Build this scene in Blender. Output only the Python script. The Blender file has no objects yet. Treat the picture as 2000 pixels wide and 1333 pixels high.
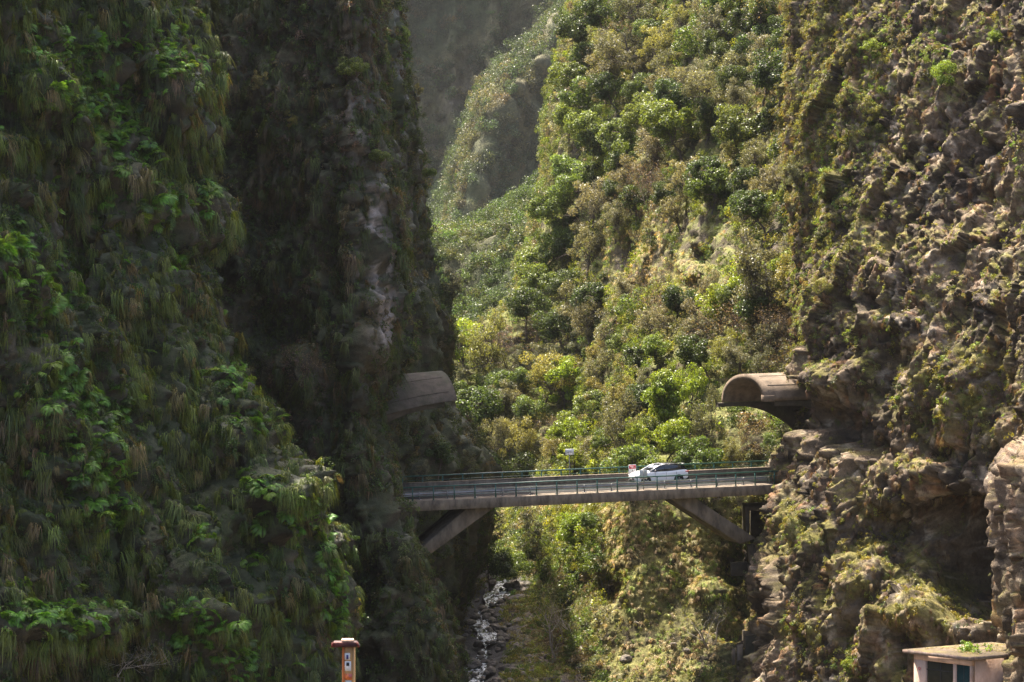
import bpy, bmesh, math, random
import numpy as np
from mathutils import Vector, Matrix

random.seed(7)
RNG = np.random.default_rng(11)
SC = bpy.context.scene
COL = SC.collection

# ------------------------------------------------------------ camera, world, sun, exposure
LENS = 100.0
F = 2000.0 * LENS / 36.0
TH = math.radians(2.44)
cam_d = bpy.data.cameras.new("camera")
cam_d.lens = LENS; cam_d.sensor_width = 36.0; cam_d.clip_start = 0.5; cam_d.clip_end = 4000
cam = bpy.data.objects.new("camera", cam_d); COL.objects.link(cam)
cam.location = (0, 0, 0); cam.rotation_euler = (math.radians(90) - TH, 0, 0)
SC.camera = cam
cam_d.dof.use_dof = True; cam_d.dof.focus_distance = 205.0; cam_d.dof.aperture_fstop = 5.6

SUN_AZ, SUN_EL = -26.5, 59.0
world = bpy.data.worlds.new("World"); SC.world = world; world.use_nodes = True
wn = world.node_tree.nodes; wl = world.node_tree.links; wn.clear()
wo = wn.new("ShaderNodeOutputWorld"); wb = wn.new("ShaderNodeBackground"); ws = wn.new("ShaderNodeTexSky")
ws.sky_type = 'NISHITA'; ws.sun_disc = False
ws.sun_elevation = math.radians(SUN_EL); ws.sun_rotation = math.radians(SUN_AZ)
ws.air_density = 0.8; ws.dust_density = 6.0; ws.ozone_density = 0.4
wb.inputs["Strength"].default_value = 0.14
wl.new(ws.outputs[0], wb.inputs[0]); wl.new(wb.outputs[0], wo.inputs[0])
sd = bpy.data.lights.new("sun", 'SUN'); sd.energy = 5.0; sd.angle = math.radians(0.53); sd.color = (1.0, 0.90, 0.74)
sun = bpy.data.objects.new("sun", sd); COL.objects.link(sun)
az, el = math.radians(SUN_AZ), math.radians(SUN_EL)
TO_SUN = Vector((math.sin(az) * math.cos(el), math.cos(az) * math.cos(el), math.sin(el)))
sun.rotation_euler = TO_SUN.to_track_quat('Z', 'Y').to_euler()
SC.view_settings.view_transform = 'Standard'; SC.view_settings.look = 'None'
SC.view_settings.gamma = 1.0; SC.view_settings.use_curve_mapping = False
SC.view_settings.exposure = 1.88
SC.render.engine = 'CYCLES'
SC.cycles.max_bounces = 6; SC.cycles.diffuse_bounces = 3; SC.cycles.glossy_bounces = 2
SC.cycles.transmission_bounces = 4; SC.cycles.transparent_max_bounces = 4; SC.cycles.volume_bounces = 1
SC.cycles.use_denoising = True; SC.cycles.denoising_prefilter = 'NONE'
SC.cycles.sample_clamp_indirect = 6.0
HAZE_DENSITY = 0.00011

# ------------------------------------------------------------ view geometry helpers (pixels of the 2000 px photo -> real points)
ct, st = math.cos(TH), math.sin(TH)
def W3(px, py, Y):
    a = (np.asarray(px, float) - 1000.0) / F; b = (666.5 - np.asarray(py, float)) / F
    Y = np.asarray(Y, float)
    t = Y / (ct + b * st)
    return np.stack([a * t, Y + 0 * t, (-st + b * ct) * t], -1)
def PX(p):
    p = np.asarray(p, float)
    f = p[..., 1] * ct - p[..., 2] * st; u = p[..., 1] * st + p[..., 2] * ct
    return 1000 + F * p[..., 0] / f, 666.5 - F * u / f

# ------------------------------------------------------------ noise
def _hash(ix, iy, iz, k=0):
    h = (ix.astype(np.int64) * 73856093) ^ (iy.astype(np.int64) * 19349663) ^ (iz.astype(np.int64) * 83492791) ^ (k * 2654435761)
    h = (h ^ (h >> 13)) * 1274126177
    h = h & 0x7fffffff
    h = (h ^ (h >> 15)) * 668265263
    return ((h >> 4) & 0xfffff) / float(0xfffff)
def vnoise(p, seed=0):
    i = np.floor(p).astype(np.int64); f = p - i
    f = f * f * f * (f * (f * 6 - 15) + 10)
    x, y, z = i[:, 0], i[:, 1], i[:, 2]
    r = 0
    for dx in (0, 1):
        wx = f[:, 0] if dx else 1 - f[:, 0]
        for dy in (0, 1):
            wy = f[:, 1] if dy else 1 - f[:, 1]
            for dz in (0, 1):
                wz = f[:, 2] if dz else 1 - f[:, 2]
                r = r + wx * wy * wz * _hash(x + dx, y + dy, z + dz, seed)
    return r * 2 - 1
def fbm(p, scale, octv=4, seed=0, gain=0.5, ridged=False):
    p = np.asarray(p, float) / np.asarray(scale, float)
    r = 0; a = 1.0; tot = 0
    for o in range(octv):
        n = vnoise(p + 17.3 * o, seed + o)
        if ridged: n = 1 - 2 * np.abs(n)
        r = r + a * n; tot += a; a *= gain; p = p * 2.03
    return r / tot
def worley(p, scale, seed=0):
    p = np.asarray(p, float) / np.asarray(scale, float)
    i = np.floor(p).astype(np.int64)
    f1 = np.full(len(p), 9.0); f2 = np.full(len(p), 9.0); cid = np.zeros(len(p)); tl = np.zeros(len(p))
    for dx in (-1, 0, 1):
        for dy in (-1, 0, 1):
            for dz in (-1, 0, 1):
                cx, cy, cz = i[:, 0] + dx, i[:, 1] + dy, i[:, 2] + dz
                q0 = cx + _hash(cx, cy, cz, seed); q1 = cy + _hash(cx, cy, cz, seed + 1); q2 = cz + _hash(cx, cy, cz, seed + 2)
                d = np.sqrt((p[:, 0] - q0) ** 2 + (p[:, 1] - q1) ** 2 + (p[:, 2] - q2) ** 2)
                nearer = d < f1
                f2 = np.where(nearer, f1, np.minimum(f2, d)); h = _hash(cx, cy, cz, seed + 5); cid = np.where(nearer, h, cid)
                tl = np.where(nearer, (p[:, 0] - q0 - p[:, 1] + q1) * (h * 2 - 1) * 1.15 + (p[:, 2] - q2) * (_hash(cx, cy, cz, seed + 6) * 1.3 - .75), tl)
                f1 = np.where(nearer, d, f1)
    return f1, f2, cid, tl
def sstep(a, b, x): 
    t = np.clip((x - a) / (b - a), 0, 1); return t * t * (3 - 2 * t)
def blobs(px, py, L):
    m = np.zeros(len(px))
    for b in L:
        x, y, rx, ry = b[:4]; w = b[4] if len(b) > 4 else 1.0
        m = np.maximum(m, w * np.exp(-(((px - x) / rx) ** 2 + ((py - y) / ry) ** 2)))
    return m
def mix(a, b, t): return a + (b - a) * np.asarray(t)[..., None]

# ------------------------------------------------------------ mesh helpers
def mesh_np(name, V, Fc, attrs=None, smooth=False):
    """Fc: list of (n,k) index arrays"""
    V = np.asarray(V, np.float32); me = bpy.data.meshes.new(name)
    Fc = [np.asarray(f, np.int32) for f in (Fc if isinstance(Fc, list) else [Fc]) if len(f)]
    me.vertices.add(len(V)); me.vertices.foreach_set("co", V.ravel())
    nl = sum(f.size for f in Fc); nf = sum(len(f) for f in Fc)
    me.loops.add(nl); me.loops.foreach_set("vertex_index", np.concatenate([f.ravel() for f in Fc]))
    me.polygons.add(nf)
    starts = []; s = 0
    for f in Fc:
        k = f.shape[1]; starts.append(s + np.arange(len(f)) * k); s += f.size
    me.polygons.foreach_set("loop_start", np.concatenate(starts).astype(np.int32))
    if smooth: me.polygons.foreach_set("use_smooth", np.ones(nf, bool))
    me.update(calc_edges=True)
    for k, v in (attrs or {}).items():
        v = np.asarray(v, np.float32)
        if v.ndim == 1:
            a = me.attributes.new(k, 'FLOAT', 'POINT'); a.data.foreach_set("value", v)
        else:
            if v.shape[1] == 3 and k != 'rot': v = np.concatenate([v, np.ones((len(v), 1), np.float32)], 1)
            if k == 'rot':
                a = me.attributes.new(k, 'FLOAT_VECTOR', 'POINT'); a.data.foreach_set("vector", v.ravel())
            else:
                a = me.attributes.new(k, 'FLOAT_COLOR', 'POINT'); a.data.foreach_set("color", v.ravel())
    return me
class MB:
    """collects boxes, tubes, prisms ... into one mesh"""
    def __init__(s): s.V = []; s.F3 = []; s.F4 = []; s.n = 0; s.A = []
    def add(s, V, F4=None, F3=None, a=0.0):
        V = np.asarray(V, float).reshape(-1, 3); s.V.append(V)
        if F4 is not None and len(F4): s.F4.append(np.asarray(F4, int).reshape(-1, 4) + s.n)
        if F3 is not None and len(F3): s.F3.append(np.asarray(F3, int).reshape(-1, 3) + s.n)
        s.A.append(np.full(len(V), a) if np.isscalar(a) else np.asarray(a)); s.n += len(V)
    def box(s, x0, x1, y0, y1, z0, z1):
        V = [(x, y, z) for x in (x0, x1) for y in (y0, y1) for z in (z0, z1)]
        s.add(V, [(0, 1, 3, 2), (4, 6, 7, 5), (0, 4, 5, 1), (2, 3, 7, 6), (0, 2, 6, 4), (1, 5, 7, 3)]); return s
    def hexa(s, V8): 
        s.add(V8, [(0, 1, 3, 2), (4, 6, 7, 5), (0, 4, 5, 1), (2, 3, 7, 6), (0, 2, 6, 4), (1, 5, 7, 3)]); return s
    def tube(s, P, R, n=6, caps=True):
        P = np.asarray(P, float); R = np.broadcast_to(np.asarray(R, float), (len(P),))
        T = np.gradient(P, axis=0); T /= np.linalg.norm(T, axis=1)[:, None] + 1e-9
        up = np.array([0.13, 0.21, 0.97]) if abs(T[0][2]) < 0.9 else np.array([0.97, 0.13, 0.2])
        A = np.cross(T, up); A /= np.linalg.norm(A, axis=1)[:, None] + 1e-9; B = np.cross(T, A)
        th = np.arange(n) * 2 * math.pi / n
        V = P[:, None] + R[:, None, None] * (np.cos(th)[None, :, None] * A[:, None] + np.sin(th)[None, :, None] * B[:, None])
        Fq = [(i * n + j, i * n + (j + 1) % n, (i + 1) * n + (j + 1) % n, (i + 1) * n + j) for i in range(len(P) - 1) for j in range(n)]
        V = V.reshape(-1, 3); F3 = []
        if caps:
            c0 = len(V); V = np.vstack([V, P[0], P[-1]]); o = (len(P) - 1) * n
            for j in range(n): F3 += [(c0, (j + 1) % n, j), (c0 + 1, o + j, o + (j + 1) % n)]
        s.add(V, Fq, F3); return s
    def prism(s, poly, y0, y1, axis='y'):
        n = len(poly); V = []
        for y in (y0, y1):
            for (a, b) in poly: V.append((a, y, b) if axis == 'y' else ((y, a, b) if axis == 'x' else (a, b, y)))
        c = np.mean(np.array(V[:n]), 0); d = np.mean(np.array(V[n:]), 0)
        V += [tuple(c), tuple(d)]
        F4 = [(i, (i + 1) % n, n + (i + 1) % n, n + i) for i in range(n)]
        F3 = [(2 * n, (i + 1) % n, i) for i in range(n)] + [(2 * n + 1, n + i, n + (i + 1) % n) for i in range(n)]
        s.add(V, F4, F3); return s
    def mesh(s, name, smooth=False, att=None):
        Fc = []
        if s.F4: Fc.append(np.vstack(s.F4))
        if s.F3: Fc.append(np.vstack(s.F3))
        return mesh_np(name, np.vstack(s.V), Fc, {att: np.concatenate(s.A)} if att else None, smooth)
    def build(s, name, m, parent=None, smooth=False, bevel=0.0):
        o = bpy.data.objects.new(name, s.mesh(name, smooth)); COL.objects.link(o)
        if m: o.data.materials.append(m)
        if parent: o.parent = parent
        if bevel:
            b = o.modifiers.new("bevel", 'BEVEL'); b.width = bevel; b.segments = 1; b.limit_method = 'ANGLE'
        return o
def tag(o, label=None, cat=None, group=None, kind=None):
    if label: o["label"] = label
    if cat: o["category"] = cat
    if group: o["group"] = group
    if kind: o["kind"] = kind
    return o
def empty(name, loc=(0, 0, 0), rot=(0, 0, 0), label=None, cat=None, group=None):
    o = bpy.data.objects.new(name, None); COL.objects.link(o); o.location = loc; o.rotation_euler = rot
    o.empty_display_size = 0.2
    return tag(o, label, cat, group)
def link(name, me, parent=None, mat=None):
    o = bpy.data.objects.new(name, me); COL.objects.link(o)
    if parent: o.parent = parent
    if mat and not me.materials: me.materials.append(mat)
    return o

# ------------------------------------------------------------ materials
def nmat(name):
    m = bpy.data.materials.new(name); m.use_nodes = True; n = m.node_tree.nodes; l = m.node_tree.links; n.clear()
    out = n.new("ShaderNodeOutputMaterial"); return m, n, l, out
def plain(name, col, rough=0.6, metal=0.0, var=0.25, scale=3.0, bump=0.15, dirt=None, dirt_amt=0.4, spec=0.4, zs=1.0):
    """painted / concrete / metal surface with uneven tone, stains and fine relief"""
    m, n, l, out = nmat(name); b = n.new("ShaderNodeBsdfPrincipled"); l.new(b.outputs[0], out.inputs[0])
    tc = n.new("ShaderNodeTexCoord"); mp = n.new("ShaderNodeMapping"); mp.inputs["Scale"].default_value = (1, 1, zs)
    l.new(tc.outputs["Object"], mp.inputs[0])
    nz = n.new("ShaderNodeTexNoise"); nz.inputs["Scale"].default_value = scale; nz.inputs["Detail"].default_value = 8; nz.inputs["Roughness"].default_value = 0.65
    l.new(mp.outputs[0], nz.inputs["Vector"])
    r = n.new("ShaderNodeValToRGB"); r.color_ramp.elements[0].position = 0.3; r.color_ramp.elements[1].position = 0.72
    lo = [c * (1 - var) for c in col]; hi = [min(1, c * (1 + var)) for c in col]
    r.color_ramp.elements[0].color = (*lo, 1); r.color_ramp.elements[1].color = (*hi, 1)
    l.new(nz.outputs[0], r.inputs[0]); src = r.outputs[0]
    if dirt:
        n2 = n.new("ShaderNodeTexNoise"); n2.inputs["Scale"].default_value = scale * 0.37; n2.inputs["Detail"].default_value = 10; n2.inputs["Roughness"].default_value = 0.7
        l.new(mp.outputs[0], n2.inputs["Vector"])
        r2 = n.new("ShaderNodeValToRGB"); r2.color_ramp.elements[0].position = 0.48; r2.color_ramp.elements[1].position = 0.66
        r2.color_ramp.elements[0].color = (0, 0, 0, 1); r2.color_ramp.elements[1].color = (dirt_amt,) * 3 + (1,)
        l.new(n2.outputs[0], r2.inputs[0])
        mx = n.new("ShaderNodeMixRGB"); mx.inputs[2].default_value = (*dirt, 1); l.new(r2.outputs[0], mx.inputs[0]); l.new(src, mx.inputs[1]); src = mx.outputs[0]
    l.new(src, b.inputs["Base Color"]); b.inputs["Roughness"].default_value = rough; b.inputs["Metallic"].default_value = metal
    b.inputs["Specular IOR Level"].default_value = spec
    if bump:
        bp = n.new("ShaderNodeBump"); bp.inputs["Strength"].default_value = bump; bp.inputs["Distance"].default_value = 0.05
        n3 = n.new("ShaderNodeTexNoise"); n3.inputs["Scale"].default_value = scale * 6; n3.inputs["Detail"].default_value = 6
        l.new(tc.outputs["Object"], n3.inputs["Vector"]); l.new(n3.outputs[0], bp.inputs["Height"]); l.new(bp.outputs[0], b.inputs["Normal"])
    return m
def terrain_mat(name, rough=0.9, s1=2.2, bump=0.6, dist=0.25, wet=0.0, contrast=0.55):
    m, n, l, out = nmat(name); b = n.new("ShaderNodeBsdfPrincipled"); l.new(b.outputs[0], out.inputs[0])
    at = n.new("ShaderNodeAttribute"); at.attribute_name = "col"
    tc = n.new("ShaderNodeTexCoord")
    nz = n.new("ShaderNodeTexNoise"); nz.inputs["Scale"].default_value = s1; nz.inputs["Detail"].default_value = 12; nz.inputs["Roughness"].default_value = 0.75
    l.new(tc.outputs["Object"], nz.inputs["Vector"])
    r = n.new("ShaderNodeMapRange"); r.inputs[1].default_value = 0.3; r.inputs[2].default_value = 0.72; r.inputs[3].default_value = 1 - contrast; r.inputs[4].default_value = 1 + contrast * 1.3
    l.new(nz.outputs[0], r.inputs[0])
    mu = n.new("ShaderNodeVectorMath"); mu.operation = 'SCALE'; l.new(at.outputs["Color"], mu.inputs[0]); l.new(r.outputs[0], mu.inputs["Scale"])
    l.new(mu.outputs[0], b.inputs["Base Color"])
    if wet > 0:
        rr = n.new("ShaderNodeMapRange"); rr.inputs[1].default_value = 0.45; rr.inputs[2].default_value = 0.6; rr.inputs[3].default_value = rough; rr.inputs[4].default_value = rough - wet
        n4 = n.new("ShaderNodeTexNoise"); n4.inputs["Scale"].default_value = 0.35; n4.inputs["Detail"].default_value = 5; l.new(tc.outputs["Object"], n4.inputs["Vector"])
        l.new(n4.outputs[0], rr.inputs[0]); l.new(rr.outputs[0], b.inputs["Roughness"])
    else: b.inputs["Roughness"].default_value = rough
    b.inputs["Specular IOR Level"].default_value = 0.35
    bp = n.new("ShaderNodeBump"); bp.inputs["Strength"].default_value = bump; bp.inputs["Distance"].default_value = dist
    n3 = n.new("ShaderNodeTexNoise"); n3.inputs["Scale"].default_value = s1 * 1.6; n3.inputs["Detail"].default_value = 12; n3.inputs["Roughness"].default_value = 0.8
    l.new(tc.outputs["Object"], n3.inputs["Vector"]); l.new(n3.outputs[0], bp.inputs["Height"]); l.new(bp.outputs[0], b.inputs["Normal"])
    return m
def leaf_mat(name, source, trans=0.45, gloss=0.07, jitter=0.55, yellow=(1.25, 1.1, 0.5)):
    """source: 'INSTANCER' reads tint of the copy, 'OBJECT' the object's own colour"""
    m, n, l, out = nmat(name)
    if source == 'INSTANCER':
        a = n.new("ShaderNodeAttribute"); a.attribute_type = 'INSTANCER'; a.attribute_name = "tint"; base = a.outputs["Color"]
    else:
        a = n.new("ShaderNodeObjectInfo"); base = a.outputs["Color"]
    j = n.new("ShaderNodeAttribute"); j.attribute_name = "rnd"
    mr = n.new("ShaderNodeMapRange"); mr.inputs[3].default_value = 1 - jitter; mr.inputs[4].default_value = 1 + jitter; l.new(j.outputs["Fac"], mr.inputs[0])
    mu = n.new("ShaderNodeVectorMath"); mu.operation = 'SCALE'; l.new(base, mu.inputs[0]); l.new(mr.outputs[0], mu.inputs["Scale"])
    yl = n.new("ShaderNodeVectorMath"); yl.operation = 'MULTIPLY'; yl.inputs[1].default_value = yellow; l.new(mu.outputs[0], yl.inputs[0])
    d = n.new("ShaderNodeBsdfDiffuse"); l.new(mu.outputs[0], d.inputs[0])
    t = n.new("ShaderNodeBsdfTranslucent"); l.new(yl.outputs[0], t.inputs[0])
    m1 = n.new("ShaderNodeMixShader"); m1.inputs[0].default_value = trans; l.new(d.outputs[0], m1.inputs[1]); l.new(t.outputs[0], m1.inputs[2])
    g = n.new("ShaderNodeBsdfGlossy"); g.inputs["Roughness"].default_value = 0.42; g.inputs[0].default_value = (1, 1, 1, 1)
    m2 = n.new("ShaderNodeMixShader"); m2.inputs[0].default_value = gloss; l.new(m1.outputs[0], m2.inputs[1]); l.new(g.outputs[0], m2.inputs[2])
    l.new(m2.outputs[0], out.inputs[0]); return m

M = {}
M['rock'] = terrain_mat("volcanic_rock", 0.88, 2.6, 0.9, 0.22, 0.0, 0.6)
M['darkrock'] = terrain_mat("dark_wet_basalt", 0.85, 1.8, 0.8, 0.25, 0.35, 0.5)
M['soil'] = terrain_mat("mossy_soil", 0.95, 2.4, 0.8, 0.3, 0.0, 0.6)
M['far'] = terrain_mat("far_slope", 0.95, 0.25, 0.9, 2.5, 0.0, 0.55)
M['boulder'] = plain("boulder_stone", (0.15, 0.125, 0.105), 0.85, 0, 0.45, 2.0, 0.6, (0.06, 0.07, 0.025), 0.5)
M['leaf_i'] = leaf_mat("leaf_cover", 'INSTANCER', 0.45, 0.025)
M['leaf_o'] = leaf_mat("tree_leaves", 'OBJECT', 0.45, 0.03)
M['grass_i'] = leaf_mat("grass_blades", 'INSTANCER', 0.35, 0.02, 0.5)
M['bark'] = plain("bark", (0.10, 0.08, 0.065), 0.9, 0, 0.4, 4, 0.4)
M['palebark'] = plain("pale_bark", (0.30, 0.26, 0.22), 0.85, 0, 0.35, 4, 0.3)
M['concrete'] = plain("weathered_concrete", (0.185, 0.15, 0.115), 0.9, 0, 0.35, 2.2, 0.35, (0.045, 0.04, 0.034), 0.85, 0.2, 0.4)
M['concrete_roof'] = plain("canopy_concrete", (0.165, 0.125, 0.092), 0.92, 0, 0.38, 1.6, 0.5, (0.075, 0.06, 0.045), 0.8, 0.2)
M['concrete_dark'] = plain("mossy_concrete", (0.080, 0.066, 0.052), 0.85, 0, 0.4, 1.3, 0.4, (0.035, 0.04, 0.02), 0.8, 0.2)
M['asphalt'] = plain("asphalt", (0.042, 0.040, 0.039), 0.95, 0, 0.2, 5, 0.2, (0.06, 0.055, 0.05), 0.4, spec=0.1)
M['road_paint'] = plain("road_paint", (0.7, 0.7, 0.68), 0.7, 0, 0.15, 6, 0.1)
M['green_paint'] = plain("green_paint", (0.02, 0.085, 0.065), 0.35, 0.0, 0.25, 5, 0.05, (0.07, 0.05, 0.03), 0.3, 0.6)
M['galv'] = plain("galvanised_steel", (0.25, 0.25, 0.25), 0.5, 0.6, 0.2, 3, 0.08, (0.12, 0.09, 0.07), 0.5)
M['white_paint'] = plain("white_car_paint", (0.78, 0.79, 0.81), 0.22, 0.0, 0.02, 2, 0.0, spec=0.6)
M['black_paint'] = plain("black_car_roof", (0.02, 0.02, 0.022), 0.2, 0, 0.1, 2, 0.0, spec=0.6)
M['glass'] = plain("dark_car_glass", (0.012, 0.015, 0.016), 0.08, 0, 0.1, 2, 0.0, spec=0.8)
M['plastic'] = plain("black_trim", (0.02, 0.02, 0.02), 0.6, 0, 0.2, 4, 0.05)
M['tyre'] = plain("tyre_rubber", (0.018, 0.018, 0.018), 0.85, 0, 0.2, 6, 0.1)
M['rim'] = plain("wheel_rim", (0.35, 0.35, 0.36), 0.35, 0.8, 0.1, 4, 0.0)
M['lamp'] = plain("headlight_glass", (0.6, 0.62, 0.65), 0.1, 0, 0.1, 4, 0.0, spec=0.8)
M['tail'] = plain("tail_light_red", (0.35, 0.02, 0.02), 0.2, 0, 0.1, 4, 0.0)
M['skin'] = plain("skin", (0.38, 0.2, 0.13), 0.6, 0, 0.1, 4, 0.0)
M['shirt'] = plain("rust_shirt", (0.3, 0.09, 0.05), 0.9, 0, 0.2, 5, 0.1)
M['hair'] = plain("dark_hair", (0.03, 0.02, 0.015), 0.8, 0, 0.2, 5, 0.1)
M['sign_white'] = plain("sign_white", (0.72, 0.71, 0.69), 0.5, 0, 0.08, 4, 0.0)
M['sign_red'] = plain("sign_red", (0.45, 0.015, 0.03), 0.5, 0, 0.1, 4, 0.0)
M['sign_black'] = plain("sign_black", (0.02, 0.02, 0.02), 0.5, 0, 0.1, 4, 0.0)
M['sign_back'] = plain("sign_back_grey", (0.40, 0.42, 0.41), 0.55, 0.2, 0.12, 4, 0.05)
M['plaster'] = plain("pink_plaster", (0.46, 0.325, 0.26), 0.92, 0, 0.22, 1.6, 0.3, (0.20, 0.10, 0.06), 0.65, 0.25, 0.35)
M['roof_slab'] = plain("mossy_roof_slab", (0.085, 0.062, 0.04), 0.95, 0, 0.4, 2.2, 0.6, (0.20, 0.16, 0.03), 0.7)
M['roof_edge'] = plain("stained_roof_edge", (0.15, 0.12, 0.105), 0.9, 0, 0.5, 4.0, 0.3, (0.34, 0.2, 0.15), 0.7, 0.3, 0.3)
M['shutter'] = plain("dark_corrugated_shutter", (0.040, 0.038, 0.026), 0.9, 0.0, 0.3, 4, 0.1, spec=0.1)
M['teal'] = plain("dark_teal_door", (0.012, 0.034, 0.036), 0.85, 0.0, 0.3, 4, 0.05, spec=0.1)
M['pole_ochre'] = plain("ochre_weathered_wood", (0.40, 0.21, 0.07), 0.75, 0.0, 0.3, 5, 0.15, (0.30, 0.24, 0.16), 0.7, 0.4, 0.2)
M['pole_orange'] = plain("rust_orange_edge", (0.42, 0.11, 0.02), 0.7, 0.0, 0.3, 5, 0.15, (0.2, 0.06, 0.02), 0.5)
M['cap_red'] = plain("dark_red_cap", (0.04, 0.009, 0.006), 0.7, 0.0, 0.35, 6, 0.15, (0.3, 0.05, 0.03), 0.3)
M['cap_rib'] = plain("cap_rib_red", (0.16, 0.025, 0.015), 0.7, 0.0, 0.3, 6, 0.1)
M['cap_top'] = plain("pale_cap_top", (0.75, 0.5, 0.33), 0.8, 0.0, 0.15, 6, 0.1)
M['sticker_blue'] = plain("sticker_blue", (0.03, 0.03, 0.16), 0.5, 0, 0.2, 9, 0.0)
M['sticker_orange'] = plain("sticker_orange", (0.65, 0.16, 0.04), 0.5, 0, 0.6, 25, 0.0, (0.25, 0.12, 0.3), 0.9)

# ------------------------------------------------------------ terrain surfaces
def herm(t, V, tn):
    """cubic Hermite through V (len(t), ...) at tn"""
    t = np.asarray(t, float); d = np.diff(V, axis=0) / np.diff(t).reshape(-1, *([1] * (V.ndim - 1)))
    m = np.empty_like(V); m[1:-1] = 0.5 * (d[1:] + d[:-1]); m[0] = d[0]; m[-1] = d[-1]
    m *= 0.8
    i = np.clip(np.searchsorted(t, tn, side='right') - 1, 0, len(t) - 2)
    h = (t[i + 1] - t[i]); s = (tn - t[i]) / h
    sh = (-1,) + (1,) * (V.ndim - 1); s = s.reshape(sh); h = h.reshape(sh)
    return (2 * s ** 3 - 3 * s ** 2 + 1) * V[i] + (s ** 3 - 2 * s ** 2 + s) * h * m[i] + (-2 * s ** 3 + 3 * s ** 2) * V[i + 1] + (s ** 3 - s ** 2) * h * m[i + 1]
def grid_normals(G):
    du = np.gradient(G, axis=1); dv = np.gradient(G, axis=0)
    N = np.cross(du, dv); A = np.linalg.norm(N, axis=2); N = N / (A[..., None] + 1e-12)
    return N, A
SURF = {}
def surface(name, ctrl, nv, nu, disp, colf, mat, kind='structure', parent=None, link_it=True):
    """ctrl: rows (top to bottom) of (px, py, Y); returns the displaced grid"""
    C = np.array(ctrl, float); G = W3(C[..., 0], C[..., 1], C[..., 2])
    cv = np.concatenate([[0], np.cumsum(np.linalg.norm(np.diff(G, axis=0), axis=2).mean(1))])
    cu = np.concatenate([[0], np.cumsum(np.linalg.norm(np.diff(G, axis=1), axis=2).mean(0))])
    G = herm(cv, G, np.linspace(0, cv[-1], nv))
    G = herm(cu, G.transpose(1, 0, 2), np.linspace(0, cu[-1], nu)).transpose(1, 0, 2)
    N, A = grid_normals(G)
    if np.mean(N[..., 1]) > 0: N = -N; flip = True
    else: flip = False
    P = G.reshape(-1, 3); n = N.reshape(-1, 3); px, py = PX(P)
    P = P + disp(P, n, px, py)
    G2 = P.reshape(nv, nu, 3); N2, A2 = grid_normals(G2)
    if flip: N2 = -N2
    px, py = PX(P); n2 = N2.reshape(-1, 3)
    col = colf(P, n2, px, py)
    idx = np.arange(nv * nu).reshape(nv, nu)
    q = np.stack([idx[:-1, :-1], idx[:-1, 1:], idx[1:, 1:], idx[1:, :-1]], -1).reshape(-1, 4)
    if flip: q = q[:, ::-1]
    me = mesh_np(name, P, q, {'col': col}, smooth=(name in ('hillside', 'mountain', 'wooded_spur'))); me.materials.append(mat)
    o = bpy.data.objects.new(name, me); COL.objects.link(o); o["kind"] = kind
    SURF[name] = dict(P=P, n=n2, A=A2.reshape(-1), px=px, py=py, obj=o)
    return o
def rows(ys, fn):
    return [[fn(y, i) for i in range(fn.nc)] for y in ys]
def interp(tab, y): 
    a = np.array(tab, float); return float(np.interp(y, a[:, 0], a[:, 1]))

def rock_disp(amp_big=1.2, big=6.0, blk=1.5, blk_amp=0.45, fine=0.14, vert=2.2, seed=0, caves=(), bulges=(), strata=0.0):
    def f(P, n, px, py):
        w = P + 0.4 * np.stack([fbm(P, 3.0, 2, seed + 31), fbm(P, 3.0, 2, seed + 41), fbm(P, 3.0, 2, seed + 51)], -1)
        s3 = lambda s, v=1.0: (s, s, s * v)
        d = amp_big * fbm(w, s3(big, vert), 3, seed)
        d += amp_big * 0.45 * fbm(w, s3(big * 0.38, vert * 0.8), 3, seed + 3, ridged=True)
        f1, f2, cid, tl = worley(w, s3(blk, 2.3), seed + 7)
        d += blk_amp * ((cid - 0.5) * 0.7 + tl * 1.5 + np.clip(f2 - f1, 0, 0.15) * 2.6 - 0.3)
        f1, f2, cid, tl = worley(w, s3(blk * 0.36, 3.2), seed + 9)
        d += blk_amp * 0.42 * ((cid - 0.5) * .7 + tl * 1.5 + np.clip(f2 - f1, 0, 0.12) * 2.6 - 0.2)
        d += fine * fbm(P, 0.45, 3, seed + 13, 0.65) + fine * 1.5 * fbm(w, (0.7, 0.7, 2.4), 4, seed + 27, 0.6, ridged=True)
        if strata: d += strata * fbm(P, (6, 6, 0.9), 3, seed + 19)
        for (x, y, rx, ry, a) in list(caves):
            wob = 0.25 * fbm(P, 1.5, 3, seed + 23)
            r = np.sqrt(((px - x) / rx) ** 2 + ((py - y) / ry) ** 2) + wob
            d -= a * (1 - sstep(0.45, 1.05, r))
        for (x, y, rx, ry, a) in list(bulges):
            r = np.sqrt(((px - x) / rx) ** 2 + ((py - y) / ry) ** 2)
            d += a * (1 - sstep(0.2, 1.1, r))
        nn = n.copy(); nn[:, 2] *= 0.5
        return nn * d[:, None]
    return f

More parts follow.
